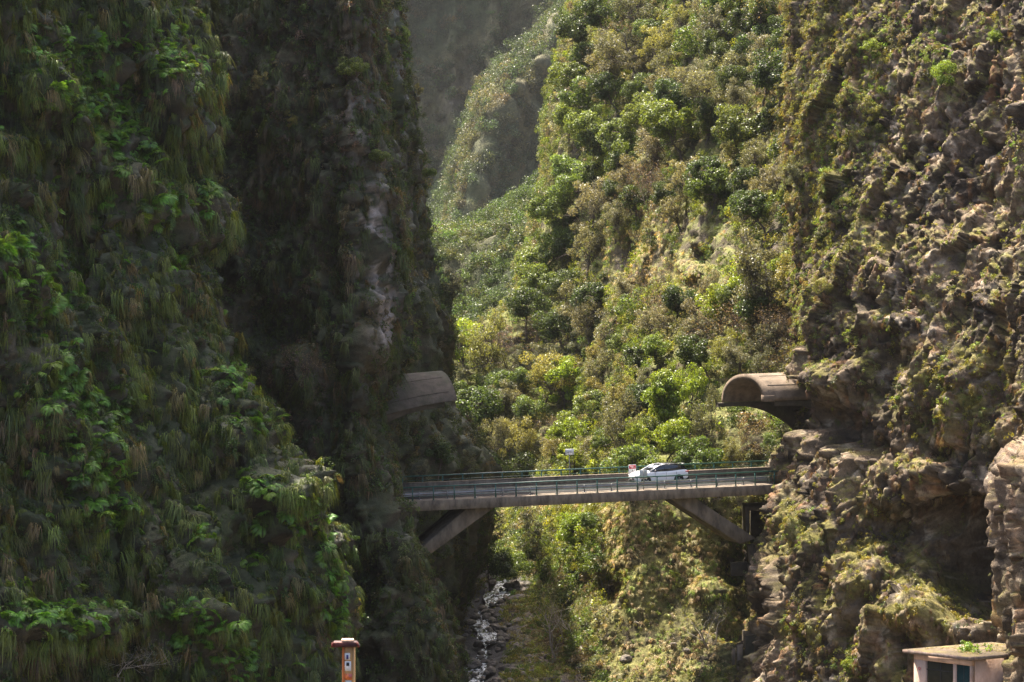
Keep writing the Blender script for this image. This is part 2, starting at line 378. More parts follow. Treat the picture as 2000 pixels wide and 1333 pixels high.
# ---- right cliff
E_edge = [(-120, 1545), (200, 1575), (450, 1592), (560, 1590), (640, 1566), (740, 1572), (800, 1552), (860, 1540), (905, 1542), (960, 1528), (1005, 1508), (1060, 1492), (1100, 1484), (1200, 1480), (1333, 1468), (1450, 1465)]
def E_row(y):
    e = interp(E_edge, y) + 28 * sstep(600, 700, y) * sstep(900, 830, y) + 20 * sstep(830, 900, y) * sstep(1180, 1080, y); lean = (666 - y) * (0.031 if y < 666 else 0.014)
    xs = [e + 14, e, e + 30, e + 95, e + 200, e + 310, e + 420, 2030, 2120, 2230]
    Y = [240, 218, 213, 209, 205, 201, 197, 192, 188, 183]
    # the cliff overhangs to the right of the cave and hangs back under it
    return [(x, y, yy + lean + (3.5 if (1180 > y > 990 and 1700 < x < 2000) else 0)) for x, yy in zip(xs, Y)]
E_ys = [-160, -60, 80, 220, 360, 480, 580, 680, 760, 830, 900, 970, 1040, 1120, 1200, 1300, 1420, 1560]
E_ctrl = [[(x, y, Y + 40) for x, y, Y in E_row(-160)]] + [E_row(y) for y in E_ys]
for i in range(len(E_ctrl[0])): E_ctrl[0][i] = (E_ctrl[0][i][0], -120, E_ctrl[0][i][2])
E_caves = [(1640, 832, 75, 52, 3.2), (1690, 870, 50, 30, 2.4), (1700, 590, 24, 22, 2.0), (1650, 585, 16, 25, 1.6), (1905, 1110, 95, 120, 9.0), (1860, 1010, 70, 60, 4.0), (1520, 1180, 14, 110, 2.0), (1470, 1150, 20, 120, 3.0), (1620, 960, 14, 60, 1.4), (1585, 760, 14, 60, 1.4),
           (1990, 560, 25, 50, 2.2), (1725, 395, 22, 30, 1.2), (1500, 1250, 26, 120, 2.0), (1520, 1130, 16, 80, 1.6), (1760, 700, 40, 30, 1.2), (1960, 1230, 40, 70, 4.0), (1850, 890, 60, 25, 1.6),
           (1610, 1090, 10, 100, 1.0), (1740, 480, 15, 40, 1.2), (1930, 400, 14, 50, 1.2), (1690, 1200, 12, 70, 1.0), (1755, 1260, 14, 60, 1.6)]
E_bulges = [(1640, 740, 90, 40, 1.6), (1850, 760, 110, 90, 1.8), (1800, 930, 60, 60, 1.6), (1810, 1200, 100, 45, 2.6), (1690, 1090, 80, 90, 1.0), (1560, 1010, 35, 60, 1.0), (1560, 690, 30, 40, 1.0), (1740, 630, 120, 25, 1.0)]
def E_col(P, n, px, py):
    a = fbm(P, 2.4, 4, 100); b = fbm(P, 0.8, 3, 110); c = fbm(P, (1.0, 1.0, 5.0), 3, 120); g = fbm(P, 1.6, 4, 130)
    col = mix(np.array([0.040, 0.028, 0.019]), np.array([0.185, 0.135, 0.088]), sstep(-0.45, 0.5, a + 0.4 * b))
    col = mix(col, np.array([0.38, 0.32, 0.245]), sstep(0.22, 0.5, b + 0.35 * c) * 0.7)
    col = mix(col, np.array([0.27, 0.13, 0.055]), sstep(0.25, 0.55, c) * 0.55)
    moss = np.clip(sstep(0.0, 0.7, n[:, 2]) * sstep(-0.15, 0.35, g) + blobs(px, py, MOSS_E) * sstep(-0.35, 0.2, g), 0, 1) * 0.8
    moss = moss * (1 - .9 * blobs(px, py, [(1905, 1080, 80, 100), (1660, 850, 80, 40), (1860, 990, 60, 50), (1500, 1200, 30, 130)]))
    col = mix(col, np.array([0.17, 0.155, 0.03]), moss)
    return col
MOSS_E = [(1870, 760, 110, 70), (1700, 1100, 80, 90, .8), (1820, 1180, 110, 60), (1560, 1230, 50, 60), (1540, 1030, 30, 50), (1560, 200, 150, 300, .5), (1900, 840, 90, 40, .6)]
surface("cliff_right", E_ctrl, 860, 460, rock_disp(1.45, 6.5, 2.5, 0.82, 0.36, 3.0, 5, E_caves, E_bulges), E_col, M['rock'])
# ---- near outcrop at the right border
def O_row(y):
    e = interp([(860, 2012), (900, 1968), (960, 1944), (1030, 1946), (1075, 1966), (1110, 1962), (1180, 1962), (1260, 1976), (1333, 1962), (1450, 1950)], y)
    return [(e + 40, y, 170), (e, y, 149), (e + 18, y, 145.5), (e + 60, y, 143), (e + 140, y, 142), (e + 260, y, 146)]
O_ys = [872, 900, 950, 1010, 1075, 1110, 1180, 1260, 1333, 1450]
O_ctrl = [[(x + 25, 858, Y + 14) for x, y, Y in O_row(872)]] + [O_row(y) for y in O_ys]
def O_col(P, n, px, py):
    c = E_col(P, n, px, py); return mix(c, np.array([0.20, 0.14, 0.105]), 0.4 * sstep(1090, 1040, py))
surface("rock_outcrop", O_ctrl, 330, 90, rock_disp(0.5, 3.0, 1.1, 0.42, 0.12, 1.3, 60), O_col, M['rock'])

# ---- left cliffs
A_edge = [(-160, 352), (0, 372), (100, 398), (300, 405), (480, 402), (640, 448), (760, 505), (860, 560), (960, 612), (1080, 650), (1220, 672), (1333, 680), (1500, 690)]
def A_row(y):
    e = interp(A_edge, y) - 42; lean = (666 - y) * 0.012
    u = [-170, -20, 0.2 * e, 0.42 * e, 0.62 * e, 0.82 * e, e - 26, e, e - 6, e - 50]
    Y = [150, 154, 158, 163, 165, 168.5, 171, 174.5, 182, 205]
    wob = 2.2 * math.sin(y / 110.0)
    return [(x, y, yy + lean + (wob * math.sin(k * 1.9) if k < 7 else 0)) for k, (x, yy) in enumerate(zip(u, Y))]
A_ys = [-160, -40, 80, 200, 320, 440, 560, 680, 800, 920, 1040, 1160, 1260, 1360, 1500]
A_ctrl = [[(x, -130, Y + 40) for x, y, Y in A_row(-160)]] + [A_row(y) for y in A_ys]
A_bulges = [(240, 130, 70, 40, 1.6), (340, 180, 60, 150, 1.5), (350, 430, 60, 90, 1.6), (50, 760, 70, 120, 1.4), (330, 800, 60, 170, 1.2), (500, 960, 70, 60, 2.0), (450, 870, 50, 60, 1.4), (620, 1170, 30, 90, 1.0), (110, 1230, 150, 60, 3.0), (400, 1220, 60, 50, 1.0)]
A_caves = [(250, 470, 60, 50, 1.5), (200, 400, 50, 60, 1.4), (300, 640, 50, 60, 1.2), (470, 1090, 60, 80, 1.4), (90, 960, 50, 30, 1.2), (380, 700, 35, 40, 1.4), (245, 110, 30, 30, 1.0), (560, 1040, 40, 60, 1.2)]
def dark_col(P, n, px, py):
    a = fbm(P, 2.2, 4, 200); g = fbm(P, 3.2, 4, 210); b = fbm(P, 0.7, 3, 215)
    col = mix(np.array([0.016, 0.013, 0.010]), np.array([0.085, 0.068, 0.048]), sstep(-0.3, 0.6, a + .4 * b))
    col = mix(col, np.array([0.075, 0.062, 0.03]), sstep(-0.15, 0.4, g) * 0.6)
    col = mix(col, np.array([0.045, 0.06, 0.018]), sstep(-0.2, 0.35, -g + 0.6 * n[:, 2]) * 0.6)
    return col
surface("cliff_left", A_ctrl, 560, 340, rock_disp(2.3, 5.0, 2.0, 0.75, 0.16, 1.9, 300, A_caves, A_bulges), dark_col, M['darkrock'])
B_edge = [(-160, 742), (300, 765), (520, 775), (640, 790), (700, 792), (780, 772), (860, 770), (930, 778), (975, 792), (1010, 812), (1055, 836), (1100, 846), (1170, 886), (1240, 926), (1333, 934), (1500, 940)]
def B_row(y):
    e = interp(B_edge, y) - (38 if y < 960 else 58) - 20 * sstep(640, 720, y) * sstep(900, 850, y); lean = (666 - y) * 0.010
    x = [300, 420, 520, 610, 690, e - 40, e - 10, e, e - 4, e - 30]
    if y > 1080: x = [300, 430, 550, 650, 750, e - 60, e - 14, e, e - 4, e - 30]
    Y = [200, 201, 201.5, 201, 199.5, 199, 200, 204, 214, 240]
    return [(xx, y, yy + lean) for xx, yy in zip(x, Y)]
B_ys = [-100, -40, 80, 200, 320, 440, 560, 640, 720, 800, 880, 940, 1000, 1060, 1120, 1190, 1260, 1360, 1500]
B_ctrl = [[(x, -95, Y + 40) for x, y, Y in B_row(-160)]] + [B_row(y) for y in B_ys]
B_bulges = [(738, 500, 40, 200, 0.5), (700, 680, 60, 60, 1.2), (460, 530, 25, 40, 2.0), (590, 720, 80, 60, 2.2), (620, 760, 25, 40, 1.5), (530, 210, 60, 110, 2.2), (760, 1010, 40, 30, 0.6), (720, 1250, 60, 30, 1.5)]
B_caves = [(660, 480, 30, 120, 1.6), (560, 640, 80, 60, 1.4), (820, 1070, 20, 30, 0.6), (540, 420, 70, 60, 1.4), (700, 1140, 60, 80, 1.6), (640, 1000, 40, 80, 1.4)]
def B_col(P, n, px, py):
    col = dark_col(P, n, px, py)
    rib = blobs(px, py, [(728, 420, 30, 90), (745, 530, 26, 90), (755, 620, 20, 80), (690, 240, 40, 80, .6), (700, 500, 12, 60, .6), (625, 780, 20, 40, .7), (830, 1040, 20, 30, .5)])
    b = fbm(P, (0.9, 0.9, 2.0), 4, 230)
    col = mix(col, np.array([0.30, 0.25, 0.215]), rib * sstep(-0.12, 0.12, b + .5 * fbm(P, .35, 3, 233)))
    return col
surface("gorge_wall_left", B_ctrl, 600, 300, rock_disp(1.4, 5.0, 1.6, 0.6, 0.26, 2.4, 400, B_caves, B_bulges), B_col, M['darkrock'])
R_edge = [(-160, 796), (0, 800), (150, 820), (250, 824), (330, 848), (420, 850), (480, 866), (530, 872), (580, 888), (640, 908), (720, 910), (790, 908), (860, 960), (920, 990), (1000, 975), (1100, 955), (1165, 935), (1260, 905), (1400, 890)]
def R_row(y):
    e = interp(R_edge, y) - 38; lean = (666 - y) * 0.012
    x = [690, 750, 0.55 * 760 + 0.45 * e, 0.25 * 760 + 0.75 * e, e - 14, e, e - 4, e - 30]
    Y = [216, 224, 231, 235, 238, 243, 256, 290]
    return [(xx, y, yy + lean) for xx, yy in zip(x, Y)]
R_ys = [-100, -40, 80, 200, 320, 440, 520, 600, 700, 790, 860, 920, 1000, 1080, 1165, 1260, 1400]
R_ctrl = [[(x, -95, Y + 40) for x, y, Y in R_row(-160)]] + [R_row(y) for y in R_ys]
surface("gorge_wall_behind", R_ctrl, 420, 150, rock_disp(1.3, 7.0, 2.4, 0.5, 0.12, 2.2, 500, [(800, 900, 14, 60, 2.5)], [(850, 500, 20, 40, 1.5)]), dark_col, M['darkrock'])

# ---- sunlit hillside between the walls
D_edge = [(-160, 1150), (0, 1130), (100, 1108), (220, 1076), (330, 1072), (400, 1080), (450, 1032), (580, 1026), (620, 990), (660, 900), (720, 840), (1400, 840)]
D_T = np.array([(-160, 385, 345, 300), (0, 375, 332, 290), (200, 355, 312, 275), (400, 340, 290, 256), (500, 335, 280, 248), (600, 328, 268, 240), (700, 320, 254, 234), (800, 311, 244, 230),
    (880, 304, 236, 227), (960, 299, 229, 225), (1040, 290, 226, 223), (1120, 276, 224, 220), (1200, 253, 222, 217), (1280, 233, 219, 214), (1400, 212, 211, 210), (1600, 190, 190, 190)], float)
def D_Y(px, y):
    l, m, r = (float(np.interp(y, D_T[:, 0], D_T[:, k])) for k in (1, 2, 3))
    t = min(1, max(0, (y - 800) / 160.0)); bl = 1120 - 45 * t; bm = 1330 - 165 * t
    if y > 1110: l += 9 * sstep(1110, 1180, y)
    return float(np.interp(px, [850, bl - (40 if y > 1150 else 0), bm, 1560, 1720], [l + 6, l, m, r, r - 6]))
def D_row(y):
    e = interp(D_edge, y)
    x = [e + 20, e, e + 22] + list(np.linspace(e + 90, 1720, 9))
    Y = [D_Y(xx, y) for xx in x]
    if y < 640: Y[0] += 90; Y[1] += 18; Y[2] += 4
    return [(xx, y, yy) for xx, yy in zip(x, Y)]
D_ys = [-100, -40, 60, 160, 260, 350, 430, 510, 580, 650, 720, 790, 850, 910, 970, 1030, 1090, 1150, 1210, 1270, 1340, 1440, 1600]
D_ctrl = [[(x, -130, Y + 60) for x, y, Y in D_row(-160)]] + [D_row(y) for y in D_ys]
STRAW = [(1270, 1000, 60, 50), (1230, 1060, 70, 50), (1330, 1100, 60, 80), (1400, 1190, 50, 50), (1260, 1180, 30, 50, .7), (1300, 1280, 120, 40, .7), (1500, 190, 60, 30, .8), (1560, 250, 60, 60, .6), (1300, 560, 100, 60, .5), (1240, 470, 60, 60, .4), (1510, 730, 60, 30, .7)]
def D_col(P, n, px, py):
    a = fbm(P, 3.0, 4, 600); b = fbm(P, 0.9, 4, 610)
    col = mix(np.array([0.055, 0.045, 0.028]), np.array([0.11, 0.105, 0.035]), sstep(-0.3, 0.4, a))
    col = mix(col, np.array([0.35, 0.25, 0.13]), blobs(px, py, STRAW) * sstep(-0.3, 0.2, b))
    col = mix(col, np.array([0.17, 0.19, 0.045]), sstep(0.1, 0.5, n[:, 2] * 0.5 + b) * 0.6)
    col = mix(col, np.array([0.21, 0.20, 0.07]), .7 * sstep(930, 980, py) * sstep(-.4, .2, b))
    rockm = blobs(px, py, [(1230, 500, 90, 60, .8), (1380, 470, 80, 60, .8), (1510, 490, 60, 60), (1290, 440, 60, 50, .7), (1530, 20, 40, 30), (1420, 1080, 35, 60), (1190, 1130, 30, 50, .8), (1420, 1250, 60, 30, .6)]) * sstep(-0.3, 0.3, -b)
    col = mix(col, np.array([0.11, 0.085, 0.068]), rockm)
    return col
D_caves = [(1435, 1100, 38, 50, 4.0), (1450, 1180, 30, 40, 2.5), (1190, 1150, 40, 45, 2.5), (1500, 520, 60, 24, 2.5), (1360, 560, 40, 25, 2.0), (1430, 1240, 40, 30, 2.0), (1490, 1000, 24, 40, 2.5), (1050, 500, 14, 60, 3.0), (1310, 530, 24, 40, 2.6), (1225, 500, 20, 40, 2.4), (1445, 470, 16, 50, 2.4), (1370, 500, 30, 18, 2.0), (1265, 560, 30, 16, 2.0), (1180, 380, 12, 50, 2.0), (1340, 330, 26, 14, 1.6), (1240, 250, 16, 30, 1.8)]
D_raw = rock_disp(1.3, 7.0, 2.4, 0.32, 0.13, 1.2, 640, D_caves, [(1390, 1160, 60, 30, 1.5), (1300, 1010, 60, 30, 1.0)])
surface("hillside", D_ctrl, 620, 330, lambda P, n, px, py: D_raw(P, n, px, py) * (1 - .5 * sstep(900, 980, py) * sstep(1400, 1330, px))[:, None], D_col, M['soil'])

# ---- far mountain side with a nearer spur
def C_Y(px, y):
    # a back wall at about 1200 m with a nearer spur whose crest runs down to the left
    crest_x = np.interp(y, [-300, 0, 180, 330, 480, 560, 900], [1180, 1120, 962, 905, 870, 855, 820])
    t = 1 / (1 + math.exp(-(px - crest_x) / 10.0))
    gully = 45 * math.exp(-((px - (crest_x + 130 + .1 * y)) / 45.0) ** 2)
    far = 1230 - 0.10 * (y + 300) - t * 190 + 0.55 * max(0, px - crest_x) * t + gully
    return float(far)
C_ys = [-300, -150, -60, 0, 60, 110, 160, 200, 240, 290, 340, 400, 460, 520, 600, 700, 850, 1000]
C_ctrl = [[(x, y, C_Y(x, y)) for x in np.concatenate([[480, 600, 700], np.linspace(760, 1240, 41), [1300, 1400, 1560]])] for y in C_ys]
def C_disp(P, n, px, py):
    d = 8 * fbm(P, (50, 120, 120), 3, 700) + 7 * fbm(P, (16, 60, 80), 4, 710, ridged=True) + 1.6 * fbm(P, 6.0, 3, 720)
    return n * (d * np.clip((P[:, 1] - 420) / 600, .06, 1))[:, None]
def C_col(P, n, px, py):
    a = fbm(P, (30, 40, 50), 4, 730); b = fbm(P, 9, 3, 740)
    col = mix(np.array([0.06, 0.08, 0.035]), np.array([0.16, 0.14, 0.07]), sstep(-0.3, 0.4, a))
    return mix(col, np.array([0.17, 0.14, 0.13]), blobs(px, py, [(870, 190, 70, 40, .6), (840, 280, 50, 90, .4), (1080, 60, 40, 50, .4)]) * sstep(-.2, .4, b + .1))
surface("mountain", C_ctrl, 300, 260, C_disp, C_col, M['far'])
S_top = [(760, 470), (880, 500), (930, 478), (990, 440), (1050, 400), (1130, 380), (1240, 360)]
S_ctrl = []
for t_ in (-.12, 0, .12, .3, .5, .75, 1.0, 1.3):
    S_ctrl.append([(x, interp(S_top, x) + max(t_, 0) * 300 + (10 if t_ < 0 else 0), 520 - 45 * t_ + (70 if t_ < 0 else 0) - .06 * (x - 860)) for x in np.linspace(780, 1220, 12)])
surface("wooded_spur", S_ctrl, 140, 130, lambda P, n, px, py: n * (3.5 * fbm(P, (14, 14, 20), 4, 760) + .8 * fbm(P, 3, 3, 765))[:, None], C_col, M['far'])

# ---- valley floor and the ground everything stands on
def ground_h(x, y):
    return -36.3 + 2.8 * sstep(225, 330, y) + 0.0 * x
GX, GY = np.meshgrid(np.concatenate([np.linspace(-170, -14, 14), np.linspace(-13, 24, 150), np.linspace(26, 170, 14)]),
                     np.concatenate([np.linspace(-6, 198, 16), np.linspace(200, 345, 260), np.linspace(350, 1500, 24)]))
gp = np.stack([GX.ravel(), GY.ravel(), np.zeros(GX.size)], -1)
riv_x = lambda y: np.interp(y, [200, 218, 232, 245, 258, 268, 282, 300, 320, 345], [-3.0, -3.0, -2.7, -2.0, -2.9, -1.3, -0.2, 1.2, 2.4, 3.5])
gp[:, 2] = ground_h(gp[:, 0], gp[:, 1])
inner = (np.abs(gp[:, 0]) < 25) & (gp[:, 1] > 199) & (gp[:, 1] < 346)
dist = np.abs(gp[:, 0] - riv_x(gp[:, 1]))
gp[:, 2] += np.where(inner, 0.55 * fbm(gp, 4.0, 4, 800) + 0.25 * fbm(gp, 0.9, 3, 810) + 0.9 * sstep(1.2, 9.0, dist) - 0.55 * np.exp(-(dist / 1.8) ** 2), 0)
gi = np.arange(len(gp)).reshape(GX.shape)
gq = np.stack([gi[:-1, :-1], gi[:-1, 1:], gi[1:, 1:], gi[1:, :-1]], -1).reshape(-1, 4)
ga = fbm(gp, 2.0, 4, 820); gcol = mix(np.array([0.10, 0.08, 0.06]), np.array([0.14, 0.13, 0.05]), sstep(-.3, .4, ga))
gcol = mix(np.array([0.07, 0.065, 0.06]), gcol, sstep(1.5, 4.5, dist))
gm = mesh_np("ground", gp, gq, {'col': gcol}, True); gm.materials.append(M['soil'])
ground = link("ground", gm); ground["kind"] = 'structure'
gpx, gpy = PX(gp); SURF['ground'] = dict(P=gp, n=np.tile([0, 0, 1.0], (len(gp), 1)), A=np.where(inner, 0.14, 0), px=gpx, py=gpy, obj=ground)

# stream
m, n, l, out = nmat("stream_water")
b = n.new("ShaderNodeBsdfPrincipled"); l.new(b.outputs[0], out.inputs[0]); b.inputs["Roughness"].default_value = 0.12; b.inputs["Specular IOR Level"].default_value = 0.6
tc = n.new("ShaderNodeTexCoord"); mp = n.new("ShaderNodeMapping"); mp.inputs["Scale"].default_value = (1.6, 0.6, 1); l.new(tc.outputs["Object"], mp.inputs[0])
nz = n.new("ShaderNodeTexNoise"); nz.inputs["Scale"].default_value = 1.7; nz.inputs["Detail"].default_value = 9; nz.inputs["Roughness"].default_value = 0.75; l.new(mp.outputs[0], nz.inputs["Vector"])
r = n.new("ShaderNodeValToRGB"); r.color_ramp.elements[0].position = 0.47; r.color_ramp.elements[0].color = (0.03, 0.035, 0.035, 1); r.color_ramp.elements[1].position = 0.57; r.color_ramp.elements[1].color = (0.8, 0.83, 0.85, 1)
l.new(nz.outputs[0], r.inputs[0]); l.new(r.outputs[0], b.inputs["Base Color"])
bp = n.new("ShaderNodeBump"); bp.inputs["Strength"].default_value = 0.7; bp.inputs["Distance"].default_value = 0.15; l.new(nz.outputs[0], bp.inputs["Height"]); l.new(bp.outputs[0], b.inputs["Normal"])
M['water'] = m
ys = np.linspace(202, 342, 300); us = np.linspace(-1, 1, 14)
wv = []
for y in ys:
    wid = 0.62 + 0.45 * math.sin(y * 0.31) + 0.25 * math.sin(y * 0.83)
    for u in us: wv.append((riv_x(y) + u * wid, y, ground_h(0, y) - 0.12 + 0.05 * math.sin(y * 2.1 + u * 3) + 0.07 * math.sin(y * 0.9)))
wv = np.array(wv); wv[:, 2] += 0.10 * fbm(wv, 0.8, 3, 830)
wi = np.arange(len(wv)).reshape(300, 14); wq = np.stack([wi[:-1, :-1], wi[:-1, 1:], wi[1:, 1:], wi[1:, :-1]], -1).reshape(-1, 4)
river = link("stream_water", mesh_np("stream_water", wv, wq, None, True), None, M['water']); river["kind"] = 'structure'

# ledge under the hut, and the terrace that carries the near pillar
def mound(name, x0, x1, y0, y1, ztop, zbot, seed, mat=M['rock'], colf=E_col, nx=60, ny=50):
    xs = np.linspace(-1, 1, nx); yy = np.linspace(-1, 1, ny); X, Yg = np.meshgrid(xs, yy)
    r = np.maximum(np.abs(X), np.abs(Yg)); h = sstep(1.0, 0.72, r)
    P = np.stack([(x0 + x1) / 2 + X * (x1 - x0) / 2, (y0 + y1) / 2 + Yg * (y1 - y0) / 2, zbot + (ztop - zbot) * h], -1).reshape(-1, 3)
    P[:, :2] += 0.5 * np.stack([fbm(P, 2.5, 3, seed), fbm(P, 2.5, 3, seed + 5)], -1)
    P[:, 2] += np.where(h.ravel() < 0.98, 0.8 * fbm(P, 3, 3, seed + 9), 0.05 * fbm(P, 0.5, 2, seed))
    idx = np.arange(nx * ny).reshape(ny, nx); q = np.stack([idx[:-1, :-1], idx[:-1, 1:], idx[1:, 1:], idx[1:, :-1]], -1).reshape(-1, 4)
    px, py = PX(P); me = mesh_np(name, P, q, {'col': colf(P, np.tile([0, 0, .2], (len(P), 1)), px, py)}, True); me.materials.append(mat)
    o = link(name, me); o["kind"] = 'structure'; return o
mound("rock_ledge", 14, 36, 136, 166, -27.0, -37.5, 900)
mound("terrace", -9, 6, 33, 56, -10.4, -37.5, 930)

# ============================================================ the road bridge
O = Vector(W3(800, 980, 206.0)); E1 = Vector(W3(1530, 946, 215.1))
ax = (E1 - O).normalized(); an = Vector((-ax.y, ax.x, 0)).normalized(); au = ax.cross(an)
BM = Matrix(((ax.x, an.x, au.x, O.x), (ax.y, an.y, au.y, O.y), (ax.z, an.z, au.z, O.z), (0, 0, 0, 1)))
def frame_at(o, s, t, h=0.0):
    o.matrix_world = BM @ Matrix.Translation((s, t, h)); return o
def s_at(px, t, h=0.0):
    lo, hi = -20.0, 50.0
    for _ in range(40):
        m_ = (lo + hi) / 2; p = BM @ Vector((m_, t, h)); x, _y = PX(np.array(p))
        if x < px: lo = m_
        else: hi = m_
    return lo
X0, X1 = -9.0, 36.0
bridge = frame_at(empty("road_bridge"), 0, 0)
tag(bridge, "concrete road bridge on two slanting legs crossing the gorge", "bridge")
MB().box(X0, X1, 0, 0.55, -0.74, 0).build("edge_girder", M['concrete'], bridge, bevel=0.02)
MB().box(X0, X1, 8.05, 8.6, -0.74, 0).build("edge_girder", M['concrete'], bridge, bevel=0.02)
MB().box(X0, X1, 0.552, 8.048, -0.62, -0.19).build("deck_slab", M['concrete_dark'], bridge)
MB().box(X0, X1, 0.552, 1.35, -0.188, -0.004).build("kerb", M['concrete'], bridge, bevel=0.015)
MB().box(X0, X1, 7.55, 8.048, -0.188, -0.004).build("kerb", M['concrete'], bridge, bevel=0.015)
MB().box(X0, X1, 1.352, 7.548, -0.188, -0.14).build("asphalt_lane", M['asphalt'], bridge)
for yy in (1.5, 7.3):
    MB().box(X0, X1, yy, yy + 0.12, -0.1395, -0.135).build("edge_line", M['road_paint'], bridge)
for k in range(11): MB().box(X0 + 1 + k * 4, X0 + 3 + k * 4, 4.4, 4.52, -0.1395, -0.135).build("centre_dash", M['road_paint'], bridge)
def leg(a0, a1, b0, b1, z0, z1, z2):
    m_ = MB(); V = []
    for y in (1.0, 3.9):
        V += [(a0, y, z0), (a1, y, z0), (b1, y, z2), (b0, y, z1)]
    m_.add(V, [(0, 1, 2, 3), (4, 7, 6, 5), (0, 4, 5, 1), (1, 5, 6, 2), (2, 6, 7, 3), (3, 7, 4, 0)])
    return m_
leg(4.9, 7.1, 0.6, 1.5, -0.622, -3.95, -4.25).build("slanting_leg", M['concrete'], bridge, bevel=0.02)
leg(20.4, 22.3, 26.3, 27.6, -0.622, -4.5, -4.15).build("slanting_leg", M['concrete'], bridge, bevel=0.02)
o = MB().box(-0.4, 1.4, 0.6, 4.4, -6.5, -4.0).build("leg_footing", M['concrete_dark'], bridge, bevel=0.05)

def railing(t, spacing, label, side):
    r_ = frame_at(empty("bridge_railing"), 0, t)
    tag(r_, label, "railing", "green railings along the bridge")
    MB().tube([(X0 + 1, 0, 1.0), (X1 - 2, 0, 1.0)], 0.052, 8).build("top_rail", M['green_paint'], r_)
    for z in (0.67, 0.33):
        MB().tube([(X0 + 1, 0, z), (X1 - 2, 0, z)], 0.021, 6).build("mid_rail", M['green_paint'], r_)
    pm = MB().box(-0.04, 0.04, -0.035, 0.035, 0.0, 0.96).box(-0.09, 0.09, -0.08, 0.08, 0, 0.02).mesh("railing_post"); pm.materials.append(M['green_paint'])
    s = X0 + 1.35
    while s < X1 - 2:
        p = bpy.data.objects.new("post", pm); COL.objects.link(p); p.parent = r_; p.location = (s, 0, 0.001); s += spacing
railing(0.16, 1.585, "green steel railing on the near edge of the bridge, in front of the white car", 0)
railing(8.42, 1.585, "green steel railing on the far edge of the bridge, behind the white car", 1)

# near crash barrier (w-beam on posts) and far concrete parapet
gr = frame_at(empty("crash_barrier"), 0, 1.0)
tag(gr, "grey steel crash barrier with posts between the near green railing and the road", "crash barrier")
DZ = -0.20
prof = [(0.0, 0.42), (-0.05, 0.46), (-0.05, 0.52), (0.02, 0.57), (0.02, 0.61), (-0.05, 0.66), (-0.05, 0.72), (0.0, 0.76), (0.012, 0.75), (-0.035, 0.715), (-0.035, 0.665), (0.032, 0.615), (0.032, 0.565), (-0.035, 0.515), (-0.035, 0.465), (0.012, 0.43)]
V = [(x, -y, z + DZ) for x in (X0 + 1, X1 - 2) for (y, z) in prof]; k = len(prof)
m_ = MB(); m_.add(V, [(i, (i + 1) % k, k + (i + 1) % k, k + i) for i in range(k)]); m_.build("beam", M['galv'], gr)
pm = MB().box(-0.035, 0.035, -0.10, -0.035, 0, 0.56).box(-0.14, 0.14, -0.17, 0.06, 0, 0.02).mesh("barrier_post"); pm.materials.append(M['galv'])
s = X0 + 1.5
while s < X1 - 2:
    p = bpy.data.objects.new("post", pm); COL.objects.link(p); p.parent = gr; p.location = (s, 0, 0.0); s += 2.13
pw = frame_at(empty("parapet"), 0, 7.72)
tag(pw, "low concrete parapet along the far side of the road behind the white car", "parapet wall")
MB().box(X0 + 0.5, X1 - 1, 0, 0.22, -0.002, 0.52).build("wall", M['concrete'], pw, bevel=0.02)
MB().box(X0 + 0.5, X1 - 1, -0.03, 0.25, 0.522, 0.58).build("coping", M['concrete'], pw, bevel=0.01)

# signs on the bridge
def text_obj(body, size, mat, parent, loc, name="lettering", xs=1.0):
    c = bpy.data.curves.new(name, 'FONT'); c.body = body; c.size = size; c.align_x = 'CENTER'; c.align_y = 'CENTER'; c.extrude = 0.003; c.offset = size * 0.018; c.resolution_u = 3
    o_ = bpy.data.objects.new("tmp", c); COL.objects.link(o_)
    bpy.context.view_layer.update(); me = bpy.data.meshes.new_from_object(o_); COL.objects.unlink(o_); bpy.data.objects.remove(o_)
    me.name = name; t = link(name, me, parent); me.materials.clear(); me.materials.append(mat)
    t.rotation_euler = (math.pi / 2, 0, 0); t.location = loc; t.scale = (xs, 1, 1); return t
s = s_at(1235, 7.45, 1.0)
sg = frame_at(empty("kilometre_sign"), s, 7.46); sg["label"] = "small red and white road sign reading VE1 and 2, beside the car's bonnet"; sg["category"] = "road sign"
MB().box(-0.31, 0.31, -0.02, 0.01, 0.60, 1.25).build("plate", M['sign_white'], sg, bevel=0.02)
MB().box(-0.27, 0.27, -0.026, -0.021, 0.94, 1.21).build("red_panel", M['sign_red'], sg)
text_obj("VE1", 0.21, M['sign_white'], sg, (0, -0.031, 1.075), xs=1.1)
text_obj("2", 0.22, M['sign_black'], sg, (0, -0.025, 0.79))
MB().tube([(0, 0.04, 0), (0, 0.04, 1.1)], 0.03, 8).build("post", M['galv'], sg)
s = s_at(1257, 0.78, 1.0)
sb = frame_at(empty("reversed_sign"), s, 0.80); tag(sb, "grey back of a square road sign in front of the car's front wing", "road sign")
MB().box(-0.31, 0.31, 0.0, 0.03, 0.78, 1.47).build("plate", M['sign_back'], sb, bevel=0.02)
MB().box(-0.035, 0.035, -0.05, -0.001, 0.001, 1.45).build("post", M['galv'], sb)
s = s_at(1113, 8.5, 1.0)
sf = frame_at(empty("place_name_sign"), s, 8.52, 0.0); tag(sf, "small white place name sign on a thin post against the trees behind the railing", "road sign")
MB().box(-0.33, 0.33, -0.03, 0, 2.12, 2.56).build("plate", M['sign_white'], sf, bevel=0.01)
MB().box(-0.355, 0.355, 0.001, 0.02, 2.095, 2.585).build("rim", M['sign_back'], sf)
text_obj("Fajã Nova", 0.15, M['sign_black'], sf, (0, -0.034, 2.34), xs=0.85)
MB().tube([(0, 0.05, 0), (0, 0.05, 2.3)], 0.035, 8).build("post", M['galv'], sf)

